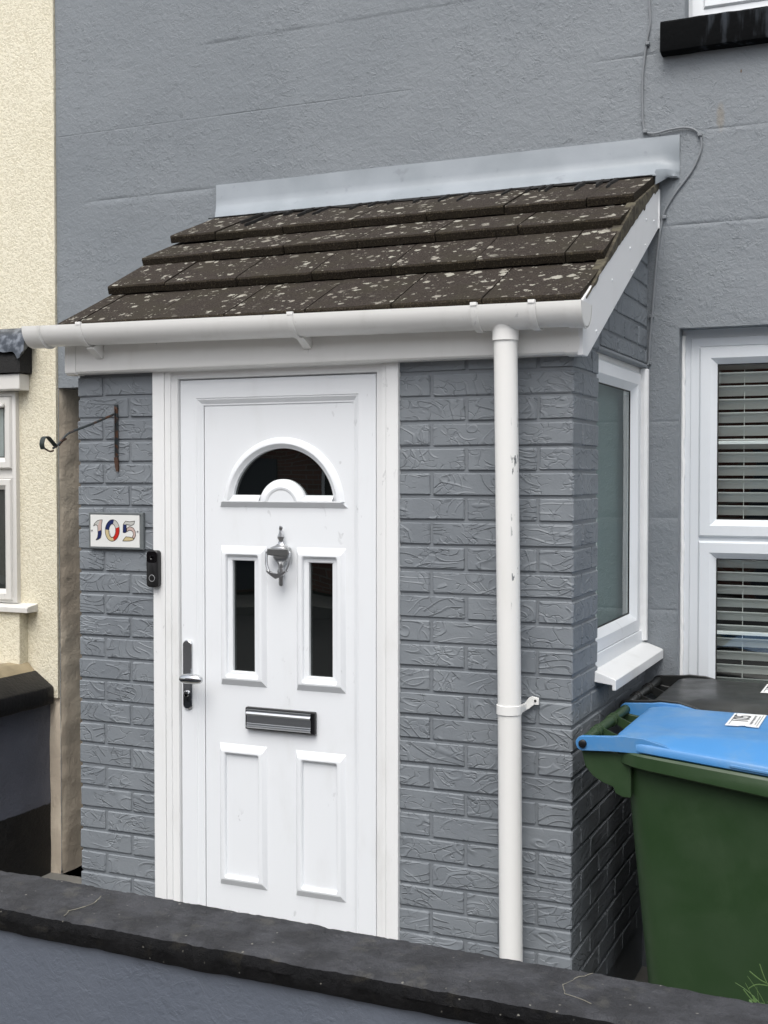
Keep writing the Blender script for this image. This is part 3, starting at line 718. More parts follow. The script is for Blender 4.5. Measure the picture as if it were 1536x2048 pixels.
for s_ in (-1, 1):
    P_ = smooth_path([(KX+s_*.0395, -.018, Zk(915)), (KX+s_*.0425, -.018, Zk(960)), (KX+s_*.0420, -.021, Zk(1100)), (KX+s_*.0395, -.024, Zk(1280)), (KX+s_*.033, -.027, Zk(1420)), (KX+s_*.028, -.028, Zk(1490))], 5)
    rg.tube(P_, .0045, 10)
rg.prism([(KX-.0375, Zk(1480)), (KX-.0325, Zk(1450)), (KX-.018, Zk(1520)), (KX, Zk(1545)), (KX+.018, Zk(1520)), (KX+.0325, Zk(1450)), (KX+.0375, Zk(1480)), (KX+.02, Zk(1600)), (KX-.003, Zk(1700)), (KX-.02, Zk(1610))], 'y', -.034, -.022)
rg.build('knocker_ring', M['pewter'], door, bevel=.0015)

# ------------------------------------------------------------ porch roof: tiles, fascia, bargeboard, flashing
fa = MB()
fp = [(.0, 2.20), (-.048, 2.20), (-.050, 2.066), (-.048, 2.058), (-.042, 2.052), (-.034, 2.050), (.0, 2.050)]
fa.prism(fp, 'x', -1.735, -.012); fa.build('fascia', M['fascia'], porch, smooth=True, ang=30)
g2 = lambda s_: [(y_-(s_ if y_ < -.01 else 0), z_-(s_ if z_ < 2.07 else 0)) for y_, z_ in fp]
MB().prism(g2(.0025), 'x', -1.778, -1.7345).build('fascia_corner', M['fascia'], porch, smooth=True, ang=30)
MB().prism(g2(.0025), 'x', -.0125, .030).build('fascia_corner', M['fascia'], porch, smooth=True, ang=30)
bb = MB().prism([(-.052, 2.046), (.0, 2.046), (1.018, 2.600), (1.024, 2.64), (1.020, 2.755), (-.052, 2.205)], 'x', .024, .040)
bb.build('bargeboard', M['barge'], porch, bevel=.002)
bb = MB().prism([(.03, 2.062), (1.018, 2.600), (1.020, 2.70), (.93, 2.70), (.42, 2.45), (.21, 2.32), (-.03, 2.17)], 'x', -1.784, -1.768)
bb.build('bargeboard', M['barge'], porch, bevel=.002)
MB().box(.0305, .0435, 1.016, 1.026, 2.60, 2.74).build('bargeboard_end_trim', M['barge'], porch)
def srf(y): return None
nails = MB()
for y_, z_ in ((.93, 2.61), (.80, 2.59), (.79, 2.50), (.55, 2.45), (.58, 2.38), (.30, 2.31), (.10, 2.13)):
    MB().lathe([(.0, .0), (.0045, .0), (.0045, .002), (.002, .0035)], (.040, y_, z_), 'x', 10).build('nail_cap', M['upvc'], porch, smooth=True)
# tiles
rowsT = [(-.060, 2.222, .36, (-.561, -.262)), (.220, 2.388, .30, (-.391, -.089)), (.428, 2.528, .30, (-.596, -.309)), (.630, 2.645, .41, (-.423, -.129))]
TT = .031
def tile(x0, x1, y0, z0, L_, sl, seed):
    nx = 9; rr = random.Random(seed); g = MB(); ca, sa = math.cos(sl), math.sin(sl)
    dy, dz = rr.uniform(-.004, .004), rr.uniform(-.0015, .0022)
    prof = [(.0, -TT+.001), (-.001, -.006), (.004, -.0005), (.02, 0), (L_*.5, 0), (L_, 0), (L_, -TT+.002)]
    L = []
    for i in range(nx+1):
        x = x0+(x1-x0)*i/nx; jn = rr.uniform(-.0022, .0022) + .002*nz(x, seed, 30); l = []
        for k, (u, v) in enumerate(prof):
            uu = u + (jn if k < 4 else 0); vv = v + (rr.uniform(-.0010, .0010) if k in (1, 2, 0) else 0)
            xx = x + ((rr.uniform(-.002, .002)) if (i in (0, nx)) else 0)
            l.append((xx, y0+dy + uu*ca - vv*sa, z0+dz + uu*sa + vv*ca))
        L.append(l)
    g.loops(L, True, True, True)
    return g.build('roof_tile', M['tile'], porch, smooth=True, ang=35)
sd_ = 0
for ri, (y0, z0, L_, js) in enumerate(rowsT):
    xl, xr = -1.80, .036
    cover = .293; es = [xl]; x = js[1]
    while x > xl+.06: es.append(x); x -= cover
    x = js[1]+cover
    while x < xr-.06: es.append(x); x += cover
    es.append(xr); es.sort()
    nxt = rowsT[ri+1] if ri < 3 else (1.02, 2.80+TT+.004, 0, 0)
    sl = math.atan2((nxt[1]-TT-.002) - z0, nxt[0]+.01 - y0)
    for a_, b_ in zip(es, es[1:]):
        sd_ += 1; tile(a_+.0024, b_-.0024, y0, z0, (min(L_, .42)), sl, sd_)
MB().prism([(.0, 2.17), (1.028, 2.715), (1.028, 2.68), (.02, 2.13)], 'x', -1.76, .022).build('roof_deck', M['dark'], porch)
# mortar bed under the verge, ragged lower edge
vm = NT('verge_mortar', (.075, .068, .05), .95); vm.col(vm.mix(vm.ramp(vm.noise(30, 4, None, .6), .35, .65), (.035, .029, .020), (.095, .084, .056))); vm.bump(vm.noise(70, 4), .006, .8)
def roofline(y):
    P_ = [(-.06, 2.222), (.22, 2.388), (.428, 2.528), (.63, 2.645), (1.02, 2.80)]
    for (ya, za), (yb_, zb_) in zip(P_, P_[1:]):
        if y <= yb_: return za+(zb_-za)*(y-ya)/(yb_-ya)
    return 2.8
vb = MB(); L = []
for y in frange(-.02, 1.01, .008):
    zt = roofline(y)-.030; zl = min(zt-.003, 2.201+.5135*(y+.06)+.004*nz(y, 0, 28, 3) + (-.010 if nz(y, 0, 9, 8) > .12 else 0))
    o_ = .003*nz(y, 2, 40)
    L.append([(.010, y, zt), (.042+o_, y, zt), (.0435+o_, y, (zt+zl)/2), (.042, y, zl), (.010, y, zl)])
vb.loops(L, True, True, True).build('verge_mortar', vm.m, porch, smooth=True, ang=50)
# flashing
fl = MB(); L = []
for x in frange(-1.829, .113, .012):
    wv = .0022*nz(x, 0, 5, 3); wb_ = .004*nz(x, 0, 7, 6); dr = 0
    L.append([(x, YW-.002, 2.931+.003*nz(x, 0, 3, 5)), (x, YW-.0065, 2.930+.003*nz(x, 0, 3, 5)), (x, YW-.008+wv, 2.915), (x, YW-.010+wv, 2.87), (x, YW-.013+wv, 2.845), (x, YW-.022+wv, 2.828),
              (x, YW-.042, 2.812+wb_), (x, .968+wb_*.6, 2.790+wb_*.6), (x, .952+wb_, 2.781+wb_*.5), (x, .953+wb_, 2.776+wb_*.5), (x, .99, 2.782), (x, YW-.002, 2.80)])
fix = []
for l in L:
    x = l[0][0]
    if x > .040:      # folded down past the verge
        t_ = (x-.040)/.073; l = [l[0], l[1], l[2], l[3]] + [(px_ , py_ + (YW-.004-py_)*min(1, t_*1.05), pz_) for px_, py_, pz_ in l[4:]]
    if x < -1.74: l = [(px_+(YW-py_)*.5*min(1, (-1.74-x)/.06), py_, pz_) for px_, py_, pz_ in l]
    fix.append(l)
fl.loops(fix, True, True, True)
fl.build('lead_flashing', M['lead'], porch, smooth=True, ang=60)
fd = MB(); L = []
for k in range(9):
    t_ = k/8; x = .041+.068*t_; y = .958+(YW-.004-.958)*t_
    L.append([(x, y, 2.798+.006*math.sin(t_*3)), (x+.002, y-.004, 2.78), (x-.001, y-.002+.004*math.sin(t_*5), 2.745+.055*t_), (x-.004, y+.003, 2.745+.055*t_), (x-.004, y+.004, 2.79)])
fd.loops(L, True, True, True).build('flashing_fold', M['lead'], porch, smooth=True, ang=60)
# dribbles of black sealant between lead and tiles
slm = mat_simple('black_bitumen', (.004, .0035, .003), .85)
top = rowsT[3]; slt = math.atan2((2.80+.002)-2.645, 1.03-.63)
def onroof(x, d, up=.003):
    y = .952-d; return (x, y, 2.645+.0 + (y-.63)*math.tan(slt)+up)
rs = random.Random(4)
P_ = [onroof(x, .004+.010*abs(nz(x, 0, 14, 3)), .004) for x in frange(-1.55, -.12, .012)]
MB().tube(P_, [.0035+.005*abs(nz(p[0], 0, 22, 7)) for p in P_], 6).build('sealant_line', slm, porch, smooth=True)
P_ = [onroof(x, .0, .006) for x in frange(-1.82, .03, .012)]
MB().tube(P_, [.0018+.0022*abs(nz(p[0], 0, 22, 7)) for p in P_], 6).build('sealant_line', slm, porch, smooth=True)
dr = [(-1.56, .075, .05), (-1.50, .11, .02), (-1.42, .03, .02), (-1.33, .055, -.02), (-1.26, .06, .02), (-1.12, .04, .02), (-1.05, .03, .02), (-.98, .02, .01), (-.86, .035, .03), (-.75, .045, .03), (-.66, .065, .03), (-.50, .05, .03), (-.42, .03, .01), (-.37, .03, .02), (-.34, .04, .02), (-.22, .06, .02), (-.15, .045, .02), (-.10, .07, .02)]
for x, ln, sk in dr:
    n_ = 8; ln = ln*2.1+.015; P_ = [onroof(x + .010*nz(x, q*.5, 2, 5)*q/n_, ln*q/n_, .0015) for q in range(n_+1)]
    g = MB(); L = []
    for q, p in enumerate(P_):
        r_ = max(.0018, .0105*(1-q/n_*.7)*rs.uniform(.6, 1.3)); L.append([(p[0]-r_, p[1], p[2]-.002), (p[0]-r_*.7, p[1], p[2]+.0085), (p[0]+r_*.7, p[1], p[2]+.0085), (p[0]+r_, p[1], p[2]-.002)])
    g.loops(L, True, True, True).build('sealant_dribble', slm, porch, smooth=True)
rg_ = random.Random(9)
g = MB(); L = []
for x in frange(-1.57, -.12, .010):
    d0 = -.012; d1 = .010+.045*max(0, nz(x, 0, 9, 3)+.2)+rg_.uniform(0, .004)
    a_, b_ = onroof(x, d0, .006), onroof(x, d1, .0055); L.append([a_, (x, (a_[1]+b_[1])/2, (a_[2]+b_[2])/2+.003), b_, (b_[0], b_[1]+.002, b_[2]-.003), (a_[0], a_[1], a_[2]-.005)])
g.loops(L, True, True, True).build('sealant_band', slm, porch, smooth=True)

# ------------------------------------------------------------ gutter and downpipe
gut = thing('gutter', 'white half round plastic gutter along the eaves of the porch roof', 'gutter', (-.9, -.1, 2.2))
def gz(x): return 2.208 - .0105*(x+1.87)
GY = -.100
def gprof(r, dpt, th=.003, dy=0, z0=0):
    o_ = [(GY+dy-r*math.cos(t_), z0-dpt*math.sin(t_)) for t_ in [math.pi*k/18 for k in range(19)]]
    i_ = [(GY+dy-(r-th)*math.cos(t_), z0-(dpt-th)*math.sin(t_)) for t_ in [math.pi*k/18 for k in range(18, -1, -1)]]
    return o_+i_
def gseg(x0, x1, r, dpt, name, parent, th=.003, cap=False, n=1, z0=0):
    g = MB(); L = [[(x, y, gz(x)+z) for y, z in gprof(r, dpt, th, 0, z0)] for x in frange(x0, x1, (x1-x0)/n)]
    g.loops(L, True, True, True)
    if cap is not False:
        xc = cap; g.prism([(y, gz(xc)+z) for y, z in gprof(r, dpt)[:19]], 'x', xc-.0015, xc+.0015)
    return g.build(name, M['gutter'], parent, smooth=True, ang=40)
gseg(-1.862, -.262, .056, .066, 'gutter_run', gut, n=8)
gseg(-.262, -.075, .0595, .0695, 'running_outlet', gut)
gseg(-.075, .056, .056, .066, 'gutter_run', gut)
gseg(-1.874, -1.800, .0595, .070, 'end_cap', gut, cap=-1.8725)
gseg(-1.812, -1.803, .0625, .073, 'cap_rim', gut)
gseg(.014, .062, .0595, .070, 'end_cap', gut, cap=.0605)
gseg(.0565, .0625, .0625, .073, 'cap_rim', gut)
for x_, w_ in ((-1.640, .010), (-.848, .010)):
    b_ = MB(); L = [[(x, y, gz(x)+z) for y, z in gprof(.0600, .0705, .0035)] for x in (x_-w_, x_+w_)]
    b_.loops(L, True, True, True)
    b_.prism([(-.110, 2.128), (-.050, 2.165), (-.050, 2.100), (-.060, 2.100), (-.085, 2.116)], 'x', x_-.005, x_+.022)
    b_.box(x_-w_, x_+w_, GY-.0615, GY-.052, gz(x_)-.004, gz(x_)+.006)
    b_.build('gutter_bracket', M['gutter'], gut, bevel=.001)
for x_ in (-.252, -.080):
    b_ = MB(); L = [[(x, y, gz(x)+z) for y, z in gprof(.0635, .0735, .005)] for x in (x_-.010, x_+.010)]
    b_.loops(L, True, True, True); b_.box(x_-.010, x_+.010, GY-.066, GY-.052, gz(x_)-.003, gz(x_)+.007)
    b_.build('union_strap', M['gutter'], gut, bevel=.001)
PXc, PYc = -.184, -.085
ot = MB().lathe([(.054, .035), (.046, .022), (.0395, .006), (.0385, 0), (.0385, -.028), (.036, -.028)], (PXc+.006, PYc-.008, 2.120), 'z', 32)
ot.build('outlet_spigot', M['gutter'], gut, smooth=True, ang=40)
dp = thing('downpipe', 'white round plastic downpipe on the brick beside the door', 'downpipe', (PXc, -.06, GZ))
pl = MB().tube([(-.178, -.093, 2.105), (-.171, -.070, 1.1), (-.162, -.066, .02)], .0345, 32); pl.build('pipe', M['pipe'], dp, smooth=True, ang=40)
cl = MB().lathe([(.0350, -.014), (.0375, -.013), (.0375, .013), (.0350, .014)], (-.171, -.070, 1.018), 'z', 32); cl.build('pipe_clip', M['gutter'], dp, smooth=True, ang=40)
cl = MB().prism([(-.140, 1.008), (-.128, 1.012), (-.112, 1.026), (-.098, 1.026), (-.098, 1.046), (-.118, 1.050), (-.128, 1.046), (-.140, 1.030)], 'y', -.016, -.008)
cl.box(-.142, -.134, -.06, -.008, 1.008, 1.030); cl.build('clip_lug', M['gutter'], dp, bevel=.0015)
MB().lathe([(0, 0), (.004, 0), (.003, -.003), (0, -.003)], (-.108, -.016, 1.038), 'y', 10).build('screw', M['black'], dp)

# ------------------------------------------------------------ number plaque
plq = thing('house_number_plaque', 'white ceramic tile with painted number 105 in grey frame', 'plaque', (-1.6, -.01, 1.51))
fg = mat_simple('grey_painted_frame', (.13, .145, .15), .5, 0, .001, 120)
MB().ring(MD, -1.7135, -1.488, 1.450, 1.5765, [(0, -.002), (0, .010), (.002, .012), (.008, .012), (.009, .009), (.009, -.002)], ).build('plaque_frame', fg, plq, smooth=True, ang=25)
MB().box(-1.706, -1.498, -.009, -.002, 1.457, 1.570).build('tile_backing', fg, plq)
TX0, TX1, TZ0, TZ1 = -1.7055, -1.5030, 1.4575, 1.5675
MB().box(TX0, TX1, -.0125, -.008, TZ0, TZ1).build('ceramic_tile', mat_simple('white_glaze', (.74, .75, .73), .15), plq, bevel=.001)
pu = lambda p: (TX0+(p[0]-188)/757*(TX1-TX0), TZ0+(735-p[1])/510*(TZ1-TZ0))
navy, redc, crm, gry, pnk, outl = [mat_simple(n_, c_, .3) for n_, c_ in (('navy_glaze', (.012, .022, .10)), ('red_glaze', (.48, .02, .012)), ('cream_glaze', (.55, .46, .26)), ('grey_glaze', (.50, .50, .47)), ('pink_glaze', (.52, .40, .36)), ('ink_outline', (.035, .03, .025)))]
def patch(poly, m, lift=.0129):
    pp = [pu(p) for p in poly]; MB().add([(x, -lift, z) for x, z in pp], [tuple(range(len(pp)))]).build('painted_numeral', m, plq)
def inkline(poly, r=.0010, closed=True):
    pp = [Vector((*pu(p), 0)) for p in poly]; pts = [(p.x, -.0131, p.y) for p in pp]
    if closed: pts.append(pts[0])
    g = MB()
    for p, q in zip(pts, pts[1:]):
        d = Vector((q[0]-p[0], 0, q[2]-p[2])); d.normalize(); nx_, nz_ = -d.z*r, d.x*r
        g.add([(p[0]+nx_, -.0131, p[2]+nz_), (p[0]-nx_, -.0131, p[2]-nz_), (q[0]-nx_, -.0131, q[2]-nz_), (q[0]+nx_, -.0131, q[2]+nz_)], [(0, 1, 2, 3)])
    g.build('numeral_outline', outl, plq, recalc=False)
patch([(240, 408), (255, 365), (300, 318), (340, 306), (318, 372), (262, 384)], gry)
patch([(340, 306), (378, 303), (364, 380), (361, 470), (308, 490), (306, 430), (300, 392), (318, 372)], pnk)
patch([(308, 490), (361, 465), (362, 540), (348, 592), (310, 618), (275, 629), (300, 585), (308, 540)], navy)
inkline([(240, 408), (255, 365), (300, 318), (340, 306), (378, 303), (364, 380), (362, 540), (348, 592), (310, 618), (275, 629), (300, 585), (308, 530), (306, 430), (300, 392), (262, 384)])
def ell(cx, cy, rx, ry, a0_, a1_, n=10, tilt=.12):
    return [(cx+rx*math.cos(R(q))+tilt*ry*math.sin(R(q))*.3, cy-ry*math.sin(R(q))) for q in [a0_+(a1_-a0_)*k/n for k in range(n+1)]]
def seg(a0_, a1_, m): patch(ell(532, 470, 110, 172, a0_, a1_)+ell(530, 475, 52, 108, a1_, a0_), m)
seg(80, 175, navy); seg(20, 80, gry); seg(-75, 20, redc); seg(175, 285, crm)
inkline(ell(532, 470, 110, 172, 0, 355, 30)); inkline(ell(530, 475, 52, 108, 0, 355, 24)); inkline([(480, 470), (512, 575), (540, 575)], .0005, False)
patch([(700, 372), (735, 318), (800, 328), (877, 315), (862, 365), (825, 386), (748, 372)], gry)
patch([(697, 372), (748, 372), (748, 492), (722, 503), (697, 498)], navy)
belly = [(755, 430), (800, 402), (855, 425), (885, 480), (888, 545), (865, 600)]; inn = [(835, 575), (855, 530), (848, 490), (822, 464), (790, 462), (755, 485)]
patch(belly+inn, pnk); patch([(690, 634), (738, 565), (800, 570), (865, 585), (845, 618), (800, 630)], crm)
inkline([(700, 372), (735, 318), (800, 328), (877, 315), (862, 365), (825, 386), (748, 372), (748, 492), (722, 503), (697, 498)]); inkline(belly+inn); inkline([(690, 634), (738, 565), (800, 570), (872, 590), (845, 618), (800, 630)])
for p in ((212, 474), (918, 478)):
    u_, v_ = pu(p); MB().lathe([(0, 0), (.0032, 0), (.0026, -.0022), (0, -.003)], (u_, -.0126, v_), 'y', 12).build('screw', M['pewter'], plq, smooth=True)

# ------------------------------------------------------------ doorbell camera
db = thing('doorbell', 'black rounded camera doorbell on the left door trim', 'doorbell', (-1.435, -.02, 1.39))
g = MB(); L = []
for w_, s_ in ((.0, .001), (.020, 0), (.0235, .0015), (.025, .004)): L.append([(x_, -.010-w_, z_) for x_, z_ in rrect(-1.462+s_, -1.414-s_, 1.327+s_, 1.452-s_, .012, 6)])
g.loops(L, True, True, True).build('housing', mat_simple('satin_black', (.010, .010, .011), .35), db, smooth=True, ang=40)
g = MB(); g.add([(x_, -.0354, z_) for x_, z_ in rrect(-1.458, -1.4180, 1.410, 1.448, .009, 5)], [tuple(range(24))]); g.build('camera_window', M['gloss'], db)
MB().lathe([(.0, .0), (.0085, 0), (.0085, -.0012), (.006, -.0015), (.004, .0)], (-1.438, -.0355, 1.427), 'y', 20).build('lens', M['gloss'], db, smooth=True)
g = MB(); L = []
for k in range(33):
    q = 2*math.pi*k/32; L.append([(-1.438+r_*math.cos(q), -.0356-h_, 1.358+r_*math.sin(q)) for r_, h_ in ((.0100, 0), (.0104, .0006), (.0114, .0006), (.0118, 0))])
g.loops(L, False).build('button_ring', mat_simple('grey_ring', (.35, .36, .37), .4), db, smooth=True)

# ------------------------------------------------------------ old hanging basket bracket
hb = thing('basket_bracket', 'rusty black wrought iron hanging basket bracket on the left pier', 'bracket', (-1.6, -.01, 1.83))
ir = NT('rusting_black_iron', (.02, .025, .027), .5)
ir.col(ir.mix(ir.ramp(ir.noise(45, 4), .52, .62), (.025, .032, .035), (.085, .04, .022))); ir.bump(ir.noise(200, 3), .001, .7)
rst = NT('rust', (.06, .028, .015), .8); rst.bump(rst.noise(200, 3), .002, .8)
bp = MB().box(-1.607, -1.594, -.008, -.001, 1.790, 1.945).box(-1.6065, -1.5945, -.0085, -.0005, 1.760, 1.790); bp.build('back_plate', ir.m, hb, bevel=.001)
MB().box(-1.6005, -1.5985, -.014, -.008, 1.77, 1.93).build('plate_rib', ir.m, hb)
g = MB(); L = []
for z_, x_, wd in ((1.765, -1.600, .0065), (1.750, -1.5985, .007), (1.735, -1.597, .006), (1.722, -1.5955, .004), (1.716, -1.594, .002)): L.append([(x_-wd, -.012+random.uniform(-.002, .002), z_), (x_+wd, -.010, z_), (x_+wd, -.003, z_), (x_-wd, -.004, z_)])
g.loops(L, True, True, True).build('rusted_tail', rst.m, hb, smooth=True)
# the arm reaches out from the wall towards the street, level ends unprojected from a side elevation
arm = smooth_path([(-1.602, -.010, 1.913), (-1.606, -.07, 1.893), (-1.610, -.15, 1.868), (-1.614, -.205, 1.852), (-1.617, -.245, 1.838), (-1.620, -.275, 1.815), (-1.622, -.298, 1.796), (-1.624, -.312, 1.790)], 5)
MB().tube(arm, [.0042 if i < 20 else .0036 for i in range(len(arm))], 8).build('arm', ir.m, hb, smooth=True)
ck = smooth_path([(-1.624, -.298, 1.797), (-1.624, -.322, 1.815), (-1.624, -.340, 1.826), (-1.624, -.358, 1.822), (-1.624, -.366, 1.802), (-1.624, -.360, 1.786)], 6)
g = MB(); L = []
for i, p in enumerate(ck):
    t_ = (ck[min(i+1, len(ck)-1)]-ck[max(i-1, 0)]).normalized(); n_ = Vector((0, -t_.z, t_.y))
    L.append([p+Vector((-.009, 0, 0))+n_*.0012, p+Vector((.009, 0, 0))+n_*.0012, p+Vector((.009, 0, 0))-n_*.0012, p+Vector((-.009, 0, 0))-n_*.0012])
g.loops(L, True, True, True).build('scroll_hook', mat_simple('dark_green_iron', (.022, .032, .030), .45, 0, .001, 200), hb, smooth=True)
MB().tube(smooth_path([(-1.622, -.312, 1.782), (-1.623, -.33, 1.780), (-1.624, -.352, 1.788)], 5), .003, 7).tube([(-1.621, -.285, 1.800), (-1.621, -.265, 1.816), (-1.620, -.250, 1.822)], .0035, 6).build('rust_flakes', rst.m, hb, smooth=True)

# ------------------------------------------------------------ phone cable on the grey wall
cb = thing('cable', 'thin grey painted cable clipped down the house wall past the roof corner', 'cable', (0, YW-.01, 2.6))
yc = YW-.006
P_ = smooth_path([(.001, yc, 4.3), (.001, yc, 3.60), (.001, yc, 3.43), (.003, yc, 3.34), (-.008, yc, 3.28), (-.022, yc, 3.16), (-.0225, yc, 3.05), (-.019, yc, 2.98), (-.008, yc, 2.953), (.025, yc-.004, 2.944), (.075, yc-.005, 2.951), (.13, yc-.004, 2.953), (.165, yc-.002, 2.942), (.184, yc, 2.920), (.190, yc, 2.89), (.184, yc, 2.855), (.155, yc, 2.795), (.10, yc, 2.725), (.062, yc, 2.665), (.050, yc, 2.62), (.042, yc-.004, 2.565), (.032, yc-.005, 2.47), (.025, yc-.005, 2.38), (.020, yc-.006, 2.31), (.014, yc-.006, 2.24), (.010, yc-.008, 2.18), (.008, yc-.008, 2.125), (.004, yc-.010, 2.105)], 6)
cabm = mat_simple('grey_painted_cable', (.20, .215, .23), .5)
MB().tube(P_, .0040, 8).build('cable_run', cabm, cb, smooth=True)
for x_, z_ in ((-.005, 3.272), (-.012, 2.956), (.184, 2.923), (.060, 2.64), (.016, 2.285), (.008, 2.115)):
    MB().box(x_-.008, x_+.008, yc-.009, yc+.006, z_-.007, z_+.006).build('cable_clip', cabm, cb, bevel=.003)

# ------------------------------------------------------------ front boundary wall
fw = thing('front_wall', 'low blue grey front garden wall with rough charcoal coping in the foreground', 'wall', (-.3, -1.3, GZ))
yb_ = lambda x: -1.203-.026*x; yf_ = lambda x: -1.408-.018*x
g = MB(); gf = MB(); L = []; Lf = []
ztop = lambda x: .750 + .0022*nz(x, 0, 4, 3)
for x in frange(-3.0, 2.4, .009):
    b_, f_ = yb_(x), yf_(x); zt = ztop(x); n1 = lambda k: .0030*nz(x, k*.37, 16, 4)+.0026*nz(x, k*.8, 60, 8)+.0014*nz(x, k*1.3, 110, 2)
    bot = .697 + .004*nz(x, 0, 5, 8)+.003*nz(x, 0, 22, 2)
    pr_ = [(b_+.004, .70), (b_+.003, zt-.012), (b_-.003, zt-.003)]
    m_ = 20
    for k in range(1, m_): pr_.append((b_+(f_-b_+.018)*k/m_, zt))
    pr_ += [(f_+.018, zt-.002), (f_+.008, zt-.006)]
    L.append([(x, y+n1(k), z+n1(k+20)*.7) for k, (y, z) in enumerate(pr_)])
    e_ = L[-1][-1]
    Lf.append([e_, (x, f_+.002+n1(60), zt-.014+n1(61)), (x, f_-.002+n1(62), zt-.024), (x, f_-.001+n1(63), (zt+bot)/2), (x, f_+n1(64), bot+.006), (x, f_+.006, bot), (x, f_+.022, bot), (x, f_+.024, .70)])
g.loops(L, False); gf.loops(Lf, False)
cop = g.build('coping', M['coping'], fw, smooth=True, ang=70)
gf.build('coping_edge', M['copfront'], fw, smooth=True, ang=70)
bd = mat_render('blue_grey_masonry_paint', (.092, .108, .138), (.102, .118, .148), .0016, .7)
g = MB(); L = [[(x, yf_(x)+.016+.002*nz(x, z, 8, 5), z) for x in frange(-4.5, 3.2, .03)] for z in frange(GZ, .715, .03)]
g.loops(L, False); g.add([(-4.5, yb_(-4.5)-.005, GZ), (3.2, yb_(3.2)-.005, GZ), (3.2, yb_(3.2)-.005, .72), (-4.5, yb_(-4.5)-.005, .72)], [(0, 1, 2, 3)])
g.build('wall_face', bd.m, fw, smooth=True)
def crack(pts, w_=.0012, nm='paint_crack'):
    g = MB(); P_ = [Vector(p) for p in pts]; rs_ = random.Random(3)
    Q = []
    for p, q in zip(P_, P_[1:]):
        for k in range(4): Q.append(p.lerp(q, k/4)+Vector((rs_.uniform(-.002, .002), rs_.uniform(-.002, .002), 0)))
    Q.append(P_[-1])
    g.tube([(p.x, p.y, ztop(p.x)+.0012) for p in Q], [w_*rs_.uniform(.4, 1.3) for _ in Q], 5); g.build(nm, mat_simple('pale_mortar', (.22, .21, .17), .9), fw)
crack([(-.757, -1.240, 0), (-.745, -1.275, 0), (-.75, -1.315, 0), (-.765, -1.345, 0), (-.755, -1.375, 0)])
crack([(.37, -1.225, 0), (.345, -1.26, 0), (.33, -1.30, 0), (.345, -1.335, 0), (.40, -1.36, 0)], .0008)

